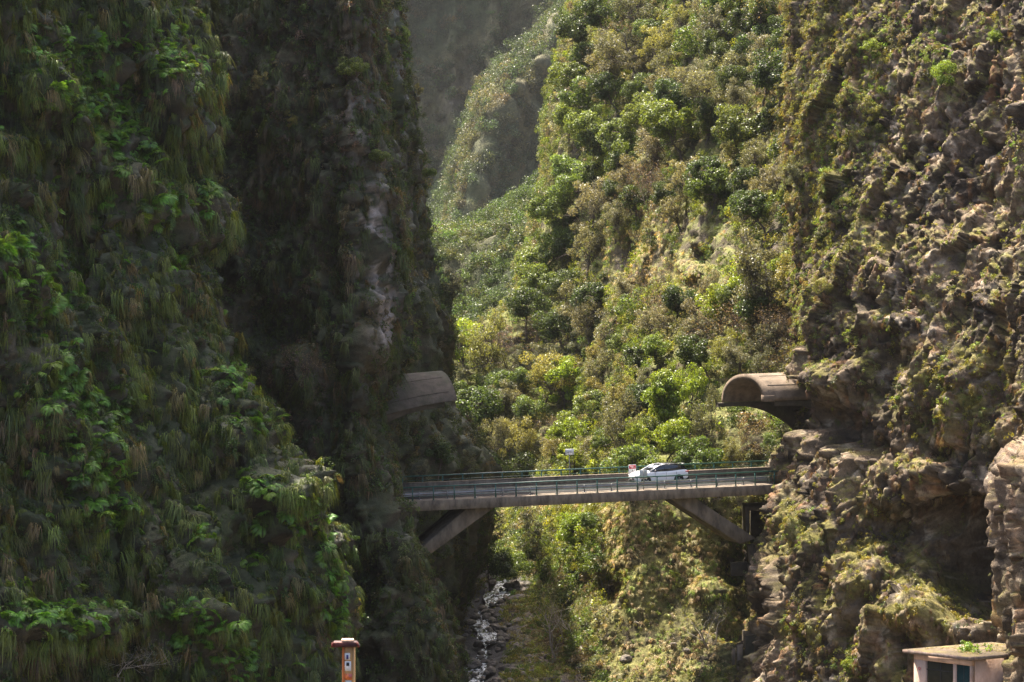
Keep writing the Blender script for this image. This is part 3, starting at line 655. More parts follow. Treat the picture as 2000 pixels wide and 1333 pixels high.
# ============================================================ white car with its driver
def loft(stations, n, close=True):
    """stations: list of rings (k,3)"""
    m_ = MB(); V = np.array(stations); S, k, _ = V.shape
    q = [(i * k + j, (i + 1) * k + j, (i + 1) * k + (j + 1) % k, i * k + (j + 1) % k) for i in range(S - 1) for j in range(k)]
    Vf = V.reshape(-1, 3); F3 = []
    if close:
        Vf = np.vstack([Vf, V[0].mean(0), V[-1].mean(0)]); c = S * k
        F3 = [(c, (j), (j + 1) % k) for j in range(k)] + [(c + 1, (S - 1) * k + (j + 1) % k, (S - 1) * k + j) for j in range(k)]
    m_.add(Vf, q, F3); return m_
car = frame_at(empty("white_car"), (s_at(1234, 5.0, 0.5) + s_at(1352, 5.0, 0.5)) / 2, 5.75, -0.135)
tag(car, "white compact SUV with black roof and tinted rear windows driving over the bridge", "car")
# x: -front ... +rear ; z up ; side y=+-0.92
belt = [(-2.25, .45, .60, .62, .60), (-2.18, .30, .74, .78, .78), (-2.0, .22, .86, .88, .86), (-1.6, .22, .96, 1.0, .90), (-1.15, .22, 1.02, 1.07, .92), (-.75, .22, 1.02, 1.08, .92), (0, .22, 1.02, 1.05, .92),
        (.8, .22, 1.04, 1.06, .92), (1.4, .24, 1.10, 1.10, .91), (1.8, .28, 1.12, 1.12, .89), (2.05, .34, 1.08, 1.08, .86), (2.18, .48, .98, .98, .80)]
st_ = []
for (x, zb, zs, zc, w) in belt:
    half = [(0, zb), (w * .86, zb), (w * .97, zb + .10), (w, zb + .24 * (zs - zb) + .1), (w, zb + .62 * (zs - zb)), (w * .965, zs - .06), (w * .90, zs - .005), (w * .55, zc), (0, zc + .008)]
    ring = [(x, -y, z) for y, z in half] + [(x, y, z) for y, z in half[-2:0:-1]]
    st_.append(ring)
body = loft(st_, 0).build("body", M['white_paint'], car, smooth=True)
sm = body.modifiers.new("sub", 'SUBSURF'); sm.levels = 1; sm.render_levels = 1
gh = [(-.98, 1.03, 1.06, .80, .76), (-.55, 1.04, 1.32, .80, .72), (-.2, 1.04, 1.50, .80, .66), (.3, 1.04, 1.575, .81, .62), (1.0, 1.06, 1.57, .81, .62), (1.55, 1.09, 1.50, .80, .63), (1.85, 1.10, 1.36, .77, .65), (2.08, 1.07, 1.12, .72, .68)]
st_ = []
for (x, zb, zt, wb_, wt) in gh:
    half = [(wb_, zb - .03), (wb_ * .99, zb + .3 * (zt - zb)), ((wb_ + wt) / 2, zb + .7 * (zt - zb)), (wt, zt - .035), (wt * .8, zt - .012), (0, zt)]
    st_.append([(x, -y, z) for y, z in half] + [(x, y, z) for y, z in half[-2::-1]])
loft(st_, 0).build("glasshouse", M['glass'], car, smooth=True)
st_ = []
for (x, zb, zt, wb_, wt) in gh[1:-1]:
    half = [(wt * 1.01, zt - .05), (wt * 1.005, zt - .02), (wt * .8, zt + .008), (0, zt + .022)]
    st_.append([(x, -y, z) for y, z in half] + [(x, y, z) for y, z in half[-2::-1]])
rf_mesh = loft(st_[1:], 0).build("roof", M['black_paint'], car, smooth=True)
for sy in (-1, 1):
    P = [(x, sy * (((wb_ if x < -.9 else wt)) * 1.0 + .012), (zt - .04)) for (x, zb, zt, wb_, wt) in gh[:3]]
    MB().tube([(-1.08, sy * .83, 1.05), (-.6, sy * .765, 1.29), (-.2, sy * .70, 1.465), (.3, sy * .655, 1.545)], [.05, .042, .035, .022], 6).build("pillar", M['white_paint'], car, smooth=True)
    MB().tube([(.3, sy * .665, 1.55), (1.0, sy * .66, 1.545), (1.55, sy * .665, 1.475), (1.85, sy * .69, 1.33)], .018, 6).build("roof_rail", M['black_paint'], car)
    MB().box(-.62, .82, sy * .795 - .012, sy * .795 + .012, 1.035, 1.05).build("window_trim", M['plastic'], car)
    MB().box(.20, .25, min(sy * .78, sy * .815), max(sy * .78, sy * .815), 1.05, 1.3).build("door_pillar", M['black_paint'], car)
    for x in (-.62, .28, 1.12):
        MB().box(x - .006, x + .006, min(sy * .90, sy * .926), max(sy * .90, sy * .926), .42, .96).build("door_gap", M['plastic'], car)
    for x in (.02, .9):
        MB().box(x - .09, x + .09, min(sy * .90, sy * .94), max(sy * .90, sy * .94), .86, .885).build("door_handle", M['white_paint'], car)
    MB().box(-1.05, 1.0, min(sy * .87, sy * .935), max(sy * .87, sy * .935), .19, .30).build("sill_trim", M['plastic'], car, bevel=.01)
    mi = MB().box(-.72, -.52, min(sy * .93, sy * 1.10), max(sy * .93, sy * 1.10), 1.02, 1.15).build("wing_mirror", M['black_paint'], car, bevel=.03)
    MB().box(-2.20, -1.88, min(sy * .50, sy * .86), max(sy * .50, sy * .86), .69, .77).build("headlight", M['lamp'], car, bevel=.02)
    MB().box(1.86, 2.16, min(sy * .55, sy * .90), max(sy * .55, sy * .90), .92, 1.0).build("tail_light", M['tail'], car, bevel=.02)
    for x in (-1.36, 1.32):
        th = np.linspace(0, 2 * math.pi, 25)[:-1]
        ar = MB(); ring = [(x + .40 * math.cos(t), .36 + .40 * math.sin(t)) for t in th if True]
        ar.prism([(a, max(b_, .16)) for a, b_ in ring], min(sy * .80, sy * .927), max(sy * .80, sy * .927)); ar.build("wheel_arch", M['plastic'], car)
        wh = empty("wheel"); wh.parent = car; wh.location = (x, sy * .88, .335)
        tt = MB(); R_, w_ = .335, .11
        prof = [(.21, -w_), (R_ - .02, -w_), (R_, -w_ * .7), (R_, w_ * .7), (R_ - .02, w_), (.21, w_)]
        tt.add([(r_ * math.cos(t), y_, r_ * math.sin(t)) for t in th for (r_, y_) in prof], [(i * 6 + j, i * 6 + (j + 1) % 6, ((i + 1) % 24) * 6 + (j + 1) % 6, ((i + 1) % 24) * 6 + j) for i in range(24) for j in range(6)])
        tt.build("tyre", M['tyre'], wh, smooth=True)
        rm_ = MB().tube([(0, -.06, 0), (0, .06, 0)], .07, 12)
        for k_ in range(5):
            a_ = k_ * 2 * math.pi / 5 + .3; c_, s_ = math.cos(a_), math.sin(a_)
            yo = sy * .075
            rm_.hexa([(c_ * r0 - s_ * w0, yo + dy, s_ * r0 + c_ * w0) for r0 in (.04, .225) for w0 in (-.035, .035) for dy in (-.02, .02)])
        rm_.build("rim", M['rim'], wh)
MB().box(-2.27, -2.16, -.55, .55, .42, .56).build("front_grille", M['plastic'], car, bevel=.02)
MB().box(-2.25, -2.05, -.80, .80, .24, .32).build("front_bumper_trim", M['plastic'], car, bevel=.02)
MB().box(2.0, 2.21, -.78, .78, .34, .50).build("rear_bumper_trim", M['plastic'], car, bevel=.02)
MB().box(-2.285, -2.272, -.26, .26, .44, .54).build("number_plate", M['sign_white'], car)
MB().box(1.75, 2.10, -.55, .55, 1.50, 1.53).build("roof_spoiler", M['black_paint'], car, bevel=.01)
# driver seen at the side window
dr = frame_at(empty("person"), 0, 0); dr.matrix_world = car.matrix_world @ Matrix.Translation((-.15, -.36, .45)); tag(dr, "driver in a rust coloured top leaning at the open front window of the white car", "person")
def skin_obj(name, verts, edges, radii, mat, parent):
    me = bpy.data.meshes.new(name); me.from_pydata(verts, edges, []); o_ = link(name, me, parent, mat)
    o_.modifiers.new("skin", 'SKIN'); sl = me.skin_vertices[0].data
    for i_, r_ in enumerate(radii): sl[i_].radius = (r_, r_)
    sl[0].use_root = True; ss = o_.modifiers.new("sub", 'SUBSURF'); ss.levels = 1; ss.render_levels = 1; return o_
skin_obj("body", [(0, 0, 0), (.02, 0, .25), (.04, 0, .48), (.02, 0, .60), (0, 0, .72), (.03, -.2, .50), (-.08, -.30, .34), (-.30, -.26, .48), (.03, .2, .5), (-.1, .26, .3), (-.35, .2, .42), (-.35, -.08, .02), (-.35, .08, .02)],
         [(0, 1), (1, 2), (2, 3), (3, 4), (2, 5), (5, 6), (6, 7), (2, 8), (8, 9), (9, 10), (0, 11), (0, 12)], [.15, .14, .13, .055, .10, .075, .05, .035, .075, .05, .035, .085, .085], M['shirt'], dr)
def ico(name, r, loc, mat, parent, sc=(1, 1, 1), sub=2):
    bm = bmesh.new(); bmesh.ops.create_icosphere(bm, subdivisions=sub, radius=r); me = bpy.data.meshes.new(name)
    for v in bm.verts: v.co = Vector((v.co.x * sc[0], v.co.y * sc[1], v.co.z * sc[2]))
    for f_ in bm.faces: f_.smooth = True
    bm.to_mesh(me); bm.free(); o_ = link(name, me, parent, mat); o_.location = loc; return o_
ico("head", .11, (-.02, -.02, .76), M['skin'], dr, (.95, .8, 1.1)); ico("hair", .115, (.015, -.02, .79), M['hair'], dr, (.9, .85, .95))

# ============================================================ concrete rockfall canopies over the tunnel mouths
def canopy(label, px, py, Y, sg_, length, rise, far_drop, eave_drop, mat, matd, top_slope=0.0):
    P0 = Vector(W3(px, py, Y)); root = empty("rockfall_canopy"); root.matrix_world = Matrix.Translation(P0) @ BM.to_3x3().to_4x4()
    tag(root, label, "canopy")
    W_ = 8.6; T_ = .48; N_ = 30; XN = 14
    def arc(x, off):
        k = abs(x) / length; pts = []
        for i in range(N_ + 1):
            a = math.pi * i / N_
            yy = W_ / 2 - (W_ / 2 - off) * math.cos(a)
            base = -far_drop * (yy / W_) - eave_drop * (k ** 1.6) * max(0, 1 - yy / W_ * 1.6)
            zz = base + (rise - off) * (math.sin(a) ** (0.85 if sg_ > 0 else 1.6)) - top_slope * k
            pts.append((x, yy, zz))
        return pts
    xs = np.linspace(0, length * sg_, XN); V = []
    for x in xs: V += arc(x, 0) + arc(x, T_)
    n1 = N_ + 1; K = 2 * n1; F4 = []
    for i in range(XN - 1):
        for j in range(N_):
            F4.append((i * K + j, i * K + j + 1, (i + 1) * K + j + 1, (i + 1) * K + j))
            F4.append((i * K + n1 + j, (i + 1) * K + n1 + j, (i + 1) * K + n1 + j + 1, i * K + n1 + j + 1))
        F4.append((i * K, (i + 1) * K, (i + 1) * K + n1, i * K + n1)); F4.append((i * K + N_, i * K + n1 + N_, (i + 1) * K + n1 + N_, (i + 1) * K + N_))
    for i in (0, XN - 1):
        for j in range(N_): F4.append((i * K + j, i * K + n1 + j, i * K + n1 + j + 1, i * K + j + 1))
    m_ = MB(); m_.add(V, F4); vault = m_.build("vault", mat, root)
    # board joints cast in the shell
    for a in (0.30, 0.62):
        L = []
        for x in xs[1:]:
            p = arc(x, -0.012); i = int(a * N_ / 2) + 1; L.append(p[i])
        MB().tube(L, 0.022, 4).build("casting_joint", matd, root)
    # springing beams with haunched brackets reaching from the rock
    def bracket(y0, y1, z0, depth0, depth1, xa):
        top = []; bot = []
        for i in range(13):
            t_ = i / 12; x = sg_ * (xa + (length - xa) * t_); e_ = -eave_drop * ((abs(x) / length) ** 1.6) * (1 if y0 < 3 else 0)
            top.append((x, z0 + e_)); bot.append((x, z0 + e_ - depth0 - (depth1 - depth0) * max(0, (t_ * 1.25 - .25)) ** 2.2))
        m2 = MB(); VV = []
        for (tx, tz), (bx, bz) in zip(top, bot): VV += [(tx, y0, tz), (tx, y1, tz), (bx, y1, bz), (bx, y0, bz)]
        q = []
        for i in range(12):
            for j in range(4): q.append((i * 4 + j, i * 4 + (j + 1) % 4, (i + 1) * 4 + (j + 1) % 4, (i + 1) * 4 + j))
        q += [(0, 1, 2, 3), (48, 51, 50, 49)]
        m2.add(VV, q); m2.build("bracket", matd, root, bevel=.02)
    bracket(.25, .75, -.002, .42, 2.3 if sg_ > 0 else 1.4, 0.9)
    bracket(W_ - .55, W_ - .05, -far_drop - .002, .30, 2.9, -.5)
    if sg_ > 0: MB().box(-.02, .85, -.04, .6, -.05, .42).build("springing_block", mat, root, bevel=.02)
    return root
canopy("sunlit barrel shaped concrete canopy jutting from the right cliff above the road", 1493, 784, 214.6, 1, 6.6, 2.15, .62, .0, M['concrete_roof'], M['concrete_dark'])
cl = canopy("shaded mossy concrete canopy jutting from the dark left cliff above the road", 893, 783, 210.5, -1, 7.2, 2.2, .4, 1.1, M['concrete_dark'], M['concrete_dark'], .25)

# ============================================================ hut under the right cliff
C0 = np.array([*W3(1896, 1282.5, 148.0)]); LV = np.array([-2.97, 2.6]); RV = np.array([4.9, 2.5])
def HW(u, v, z): 
    q = C0[:2] + u * LV + v * RV; return (q[0], q[1], C0[2] + z)
def adopt(o_, p_): o_.parent = p_; o_.matrix_parent_inverse = Matrix.Translation(-Vector(p_.location)); return o_
hut = empty("hut", HW(.5, .5, -4.3), label="small pink plastered hut with a flat mossy roof under the right cliff", cat="hut")
def hbox(name, u0, u1, v0, v1, z0, z1, mat, bev=0.0):
    m_ = MB(); m_.hexa([HW(u, v, z) for u in (u0, u1) for v in (v0, v1) for z in (z0, z1)]); return adopt(m_.build(name, mat, None, bevel=bev), hut)
hbox("roof", -.05, 1.0, -.045, 1.0, -.16, 0, M['roof_slab'], .015)
hbox("roof_edge", -.056, -.051, -.05, 1.0, -.19, -.012, M['roof_edge']); hbox("roof_edge", -.056, 1.005, -.05, -.0455, -.19, -.012, M['roof_edge'])
# front-left wall with its two openings, as pieces round the openings
ln = np.linalg.norm(LV)
def u_at(px, z=-.6):
    lo, hi = -.1, 1.1
    for _ in range(40):
        m_ = (lo + hi) / 2
        if PX(np.array(HW(m_, 0, z)))[0] > px: lo = m_
        else: hi = m_
    return lo
uA, uB, uC, uD, uE = 0.01, u_at(1892), u_at(1864), u_at(1859.5), u_at(1805); uF = u_at(1783)
hbox("wall", uA, uF, .012, .055, -.52, -.162, M['plaster'])
hbox("wall", uA, uB, .012, .055, -4.3, -.522, M['plaster']); hbox("wall", uC, uD, .012, .055, -4.3, -.522, M['plaster']); hbox("wall", uE, uF, .012, .055, -4.3, -.522, M['plaster'])
hbox("wall", uD, uE, .012, .055, -4.3, -2.2, M['plaster'])
hbox("wall", 0.012, .06, .057, .985, -4.3, -.163, M['plaster']); hbox("wall", uF - .05, uF - .002, .057, .985, -4.3, -.163, M['plaster']); hbox("wall", .06, uF - .05, .95, .985, -4.3, -.164, M['plaster'])
hbox("door", uB + .001, uC - .001, .030, .040, -4.2, -.524, M['teal'])
um = (uB + uC) / 2; hbox("door_joint", um - .003, um + .003, .026, .0298, -4.2, -.53, M['plastic'])
um = (uD + uE) / 2
for a_, b_ in ((uD + .004, um - .006), (um + .006, uE - .004)):
    N_ = 16
    for k_ in range(N_):
        x0 = a_ + (b_ - a_) * k_ / N_; x1 = a_ + (b_ - a_) * (k_ + .62) / N_
        hbox("shutter_slat", x0, x1, .034, .040, -2.19, -.53, M['shutter'])
    hbox("shutter_sheet", a_, b_, .0405, .046, -2.19, -.53, M['shutter'])
hbox("shutter_frame", um - .006, um + .006, .028, .040, -2.19, -.525, M['plastic']); hbox("shutter_frame", uD + .001, uE - .001, .026, .0335, -1.0, -.95, M['plastic'])
ur = u_at(1794); th = np.linspace(0, 2 * math.pi, 17)[:-1]
cc = np.array(HW(ur, .010, -.97)); lu = np.array([*LV, 0]) / ln
rg = MB(); rg.tube([cc + .062 * (math.cos(t) * lu + math.sin(t) * np.array([0, 0, 1])) for t in np.linspace(0, 2 * math.pi, 17)], .016, 5, caps=False)
adopt(rg.build("red_ring_mark", M['sign_red'], None), hut)

# ============================================================ capped pillar close to the camera
Yp = 45.0; k_ = Yp / F
def pz(py): return float(W3(1000, py, Yp)[2])
xc = (679 - 1000) * k_
pil = empty("sticker_pillar", (xc, Yp, -10.42), label="ochre wooden pillar with a dark red cap and stickers, bottom centre-left", cat="pillar")
def pbox(name, x0, x1, y0, y1, py0, py1, mat, bev=0.0, abs_z=None):
    z1, z0 = pz(py0), (pz(py1) if abs_z is None else abs_z)
    m_ = MB().box((x0 - 1000) * k_, (x1 - 1000) * k_, Yp + y0, Yp + y1, z0, z1); return adopt(m_.build(name, mat, None, bevel=bev), pil)
pbox("shaft", 671.5, 687.5, -.08, .11, 1260, 0, M['pole_ochre'], .006, -10.42)
pbox("edge_board", 667, 671.3, -.095, .11, 1260, 0, M['pole_orange'], .006, -10.42)
pbox("edge_board", 687.7, 691.3, -.095, .11, 1260, 0, M['pole_ochre'], .006, -10.42)
m_ = MB(); V = []
for (xa, xb, py, d_) in ((650.5, 696, 1252.2, .15), (645, 702.5, 1262, .15)):
    z = pz(py); V += [((xa - 1000) * k_, Yp - d_, z), ((xb - 1000) * k_, Yp - d_, z), ((xb - 1000) * k_, Yp + .04, z), ((xa - 1000) * k_, Yp + .04, z)]
m_.add(V, [(0, 1, 2, 3), (7, 6, 5, 4), (0, 4, 5, 1), (1, 5, 6, 2), (2, 6, 7, 3), (3, 7, 4, 0)]); adopt(m_.build("cap", M['cap_red'], None, bevel=.012), pil)
for px_ in (647, 700.5):
    m_ = MB().tube([((px_ - 1000) * k_, Yp - .16, pz(1262)), ((649.5 if px_ < 680 else 697) * k_ - 1000 * k_, Yp - .16, pz(1252.5))], .014, 6); adopt(m_.build("cap_rib", M['cap_rib'], None), pil)
pbox("cap_plate", 666, 689.5, -.13, .02, 1247.6, 1251.9, M['cap_top'], .008)
pbox("sticker", 672, 682.5, -.084, -.0805, 1274.5, 1287.5, M['sign_white']); pbox("sticker_print", 675, 679.5, -.087, -.0845, 1278, 1286.8, M['sticker_blue'])
pbox("sticker", 672, 684.5, -.084, -.0805, 1290.5, 1309.5, M['sign_white']); pbox("sticker_print", 675, 681, -.087, -.0845, 1292.5, 1299.5, M['sign_black'])
pbox("sticker", 669, 686.5, -.084, -.0805, 1314.5, 1326.5, M['sticker_orange']); pbox("sticker", 673, 685.5, -.084, -.0805, 1328, 1340, M['sign_back'])

# ============================================================ old concrete remains below the right end of the bridge
def remains(name, label, boxes, cat="concrete block"):
    b0 = boxes[0]; root = empty(name, tuple(W3(b0[0], b0[3], b0[4])), label=label, cat=cat)
    for (xa, xb, ya, yb, Y, dep, taper, mat) in boxes:
        a = W3(xa, ya, Y); b_ = W3(xb, yb, Y); t_ = taper
        V = []
        for x, sgn in ((a[0], 1), (b_[0], -1)):
            for yo in (0, dep):
                for z, q in ((b_[2], 1), (a[2], 0)):
                    V.append((x + sgn * t_ * q, Y + yo + (x - a[0]) * .33, z))
        m_ = MB().hexa(V); adopt(m_.build("block", mat, None, bevel=.03), root)
    return root
CM = M['concrete']; CD = M['concrete_dark']
remains("ruined_pier", "narrow pale concrete pier stub stepped in blocks, under the right bridge leg", [(1460, 1484, 1066, 1105, 216.4, 1.2, .18, CM), (1462, 1480, 1105.5, 1130, 216.3, 1.1, .12, CM), (1466, 1478, 1137, 1160, 216.5, 1.0, .0, CM), (1455, 1480, 1128, 1138, 216.0, 1.4, .0, CD)], "pier")
remains("concrete_beam", "dark horizontal concrete beam in the hollow beside the pier stub", [(1428, 1462, 1101, 1126, 217.4, 1.0, .0, CD)])
remains("retaining_wall", "dark concrete retaining wall at the foot of the right cliff", [(1456, 1486, 1242, 1400, 214.0, 3.0, .0, CD)], "wall")
remains("concrete_stump", "small broken concrete stump in sun left of the dark retaining wall", [(1440, 1452, 1262, 1310, 212.6, .8, .0, CM), (1430, 1437, 1270, 1300, 212.4, .6, .0, CM)])
remains("tunnel_abutment", "dark concrete abutment with a shadowed opening under the bridge's right end", [(1462, 1500, 990, 998, 219.0, 3.0, .0, CM), (1456, 1464, 990, 1045, 219.0, 3.0, .0, CM), (1466, 1540, 990, 1075, 222.2, .5, .0, CD)], "abutment")

# ============================================================ plants: prototypes
def leaves(C, size, rng, up=0.5, aspect=0.5, out=None, droop=0.0):
    n = len(C); nr = rng.normal(size=(n, 3)); nr[:, 2] += up * 1.5
    if out is not None: nr += out * 0.9
    nr /= np.linalg.norm(nr, axis=1)[:, None]
    t = rng.normal(size=(n, 3)); t[:, 2] -= droop; t -= nr * (t * nr).sum(1)[:, None]; t /= np.linalg.norm(t, axis=1)[:, None]
    b = np.cross(nr, t); L = size * rng.uniform(.6, 1.35, n)[:, None]
    w = L * aspect
    V = np.stack([C - t * L * .5, C + b * w * .5 + nr * L * .1, C + t * L * .5, C - b * w * .5 + nr * L * .1], 1).reshape(-1, 3)
    q = np.arange(n * 4).reshape(n, 4); return V, q, np.repeat(rng.uniform(0, 1, n), 4)
def leaf_mesh(name, parts, mat):
    V = []; Q = []; R = []; n = 0
    for v, q, r in parts: V.append(v); Q.append(q + n); R.append(r); n += len(v)
    me = mesh_np(name, np.vstack(V), np.vstack(Q), {'rnd': np.concatenate(R)}); me.materials.append(mat); return me
def sph(n, rng, inner=0.5, half=False):
    d = rng.normal(size=(n, 3)); d /= np.linalg.norm(d, axis=1)[:, None]
    if half: d[:, 2] = np.abs(d[:, 2])
    return d, d * (rng.uniform(inner ** 3, 1, n) ** (1 / 3))[:, None]
def clump(name, seed, n, r, size, mat, sub=5, flat=.75, aspect=.5):
    rng = np.random.default_rng(seed); parts = []
    for k in range(sub):
        c = rng.normal(size=3) * r * .42; c[2] = abs(c[2]) * .8; rr = r * rng.uniform(.35, .6)
        d, p = sph(n // sub, rng, .45); p = p * rr; p[:, 2] *= flat
        parts.append(leaves(c + p, size, rng, .5, aspect, d))
    return leaf_mesh(name, parts, mat)
def fern(name, seed, nf=9, L=0.9, mat=None):
    rng = np.random.default_rng(seed); parts = []
    for k in range(nf):
        a = rng.uniform(-1.5, 1.5) if k % 4 else rng.uniform(-3.1, 3.1); l = L * rng.uniform(.7, 1.15); rise = rng.uniform(.25, .6)
        t = np.linspace(.12, 1, 13); r_ = l * (t - .12 * t * t); z = l * (rise * t - (.55 + .35 * rise) * t * t)
        P = np.stack([np.cos(a) * r_, np.sin(a) * r_, z], -1); T = np.gradient(P, axis=0); T /= np.linalg.norm(T, axis=1)[:, None]
        S = np.cross(T, [0, 0, 1.0]); S /= np.linalg.norm(S, axis=1)[:, None] + 1e-9; N_ = np.cross(S, T)
        wl = l * .26 * np.sin(np.pi * np.clip(t * .93 + .07, 0, 1)) ** .7 + .02
        for s_ in (-1, 1):
            D_ = S * s_ * .93 + T * .38 - N_ * .12; tip = P + D_ * wl[:, None]; m0 = P + D_ * wl[:, None] * .5 + T * wl[:, None] * .18; m1 = P + D_ * wl[:, None] * .5 - T * wl[:, None] * .12
            V = np.stack([P, m0, tip, m1], 1).reshape(-1, 3); parts.append((V, np.arange(len(V)).reshape(-1, 4), np.repeat(rng.uniform(.2, 1, 1).repeat(len(P)) * rng.uniform(.8, 1, len(P)), 4)))
    return leaf_mesh(name, parts, mat)
def tuft(name, seed, n=46, L=0.8, spread=.8, hang=1.0, mat=None, w=.014, fan=1.2):
    """grass whose blades spring out along +x and hang down"""
    rng = np.random.default_rng(seed); V = []; Q = []; R = []; k = 0
    for i in range(n):
        a = rng.normal() * spread * .5; l = L * rng.uniform(.5, 1.2); out = rng.uniform(.12, .42) * fan; upk = rng.uniform(.0, .38)
        o_ = np.array([rng.uniform(-.03, .05), rng.uniform(-.28, .28), rng.uniform(-.2, .2)]) * L
        t = np.array([0, .3, .65, 1.0]); x = l * out * (1.5 * t - .6 * t * t); z = l * (upk * t - hang * t * t)
        P = np.stack([np.cos(a) * x, np.sin(a) * x + l * .12 * rng.normal() * t * t, z], -1) + o_
        s_ = np.array([-np.sin(a), np.cos(a), 0]) * w * rng.uniform(.7, 1.4); wd = np.array([1, .9, .6, .12])
        V.append(np.stack([P - s_ * wd[:, None], P + s_ * wd[:, None]], 1).reshape(-1, 3))
        for j in range(3): Q.append((k + 2 * j, k + 2 * j + 1, k + 2 * j + 3, k + 2 * j + 2))
        R += [rng.uniform(0, 1)] * 8; k += 8
    me = mesh_np(name, np.vstack(V), np.array(Q), {'rnd': np.array(R)}); me.materials.append(mat); return me
def branches(rng, root, dirv, L, rad, depth, out, tips, bend=.35, split=3, zup=.15, sides=5, taper=.62):
    n = 4; P = [np.array(root, float)]; d = np.array(dirv, float); d /= np.linalg.norm(d)
    for i in range(n):
        d = d + rng.normal(size=3) * bend * .35; d[2] += zup * .3; d /= np.linalg.norm(d); P.append(P[-1] + d * L / n)
    R = np.linspace(rad, rad * taper, n + 1); out.tube(P, R, max(3, sides), caps=False)
    if depth == 0: tips.append((P[-1], d)); return
    for k in range(split):
        t = rng.integers(2, n + 1) if k else n; nd = d + rng.normal(size=3) * .75; nd[2] += zup; 
        branches(rng, P[t], nd, L * rng.uniform(.6, .85), R[t] * .72, depth - 1, out, tips, bend, split, zup, max(3, sides - 1), taper)
def make_tree(seed, H=6.0, Rr=2.4, n=4200, size=.19, kind='dense', trunk_frac=.22):
    rng = np.random.default_rng(seed); tb = MB(); tips = []
    th_ = H * trunk_frac; lean = rng.normal(size=2) * .12 * H
    p = np.array([[0, 0, -.6], [lean[0] * .3, lean[1] * .2, th_ * .5], [lean[0] * .6, lean[1] * .6, th_], [lean[0], lean[1], H * .62]])
    tb.tube(p, [H * .022, H * .018, H * .014, H * .007], 7, caps=False)
    cz = H * .54; parts = []; nl = {'dense': 20, 'airy': 26, 'broad': 18, 'bare': 12}[kind]
    for k in range(nl):
        d = rng.normal(size=3); d /= np.linalg.norm(d); rr = rng.uniform(.3, .95)
        c = np.array([lean[0] + d[0] * Rr * rr, lean[1] + d[1] * Rr * rr, cz + d[2] * H * .38 * rr])
        st_ = p[2] * (1 - k % 3 * .3) + p[3] * (k % 3 * .3)
        mid = (st_ + c) / 2 + rng.normal(size=3) * .15 * Rr; mid[2] -= .08 * H
        tb.tube([st_, mid, c], [H * .008, H * .005, H * .0025], 4, caps=False)
        for _ in range(5):
            e = c + rng.normal(size=3) * Rr * .24; tb.tube([c, (c + e) / 2 + rng.normal(size=3) * .06, e], [H * .0028, H * .0018, H * .0008], 3, caps=False)
        lr = Rr * rng.uniform(.18, .40) * (0.8 if kind == 'airy' else 1.0)
        d_, q = sph(n // nl, rng, .55 if kind != 'airy' else .2); q = q * lr; q[:, 2] *= .78
        parts.append(leaves(c + q, size, rng, .5, .42 if kind == 'airy' else .55, d_))
    tm = tb.mesh("trunk_%d" % seed, smooth=True); tm.materials.append(M['bark'])
    return tm, leaf_mesh("crown_%d" % seed, parts, M['leaf_o'])
def make_bare(seed, H=4.0, depth=4, split=3, leafn=0, size=.12, spread=.9, bark='palebark', stems=3, rad=.05):
    rng = np.random.default_rng(seed); tb = MB(); tips = []
    for s_ in range(stems):
        a = rng.uniform(0, 6.28); branches(rng, (0.08 * math.cos(a), 0.08 * math.sin(a), -.3), (math.cos(a) * spread * .5, math.sin(a) * spread * .5, 1), H * .42, rad * H / 4, depth, tb, tips, .4, split, .12)
    tm = tb.mesh("twigs_%d" % seed, smooth=True); tm.materials.append(M[bark]); lm = None
    if leafn:
        T = np.array([t for t, d in tips]); idx = rng.integers(0, len(T), leafn)
        C = T[idx] + rng.normal(size=(leafn, 3)) * H * .035; lm = leaf_mesh("sparse_%d" % seed, [leaves(C, size, rng, .3)], M['leaf_o'])
    return tm, lm

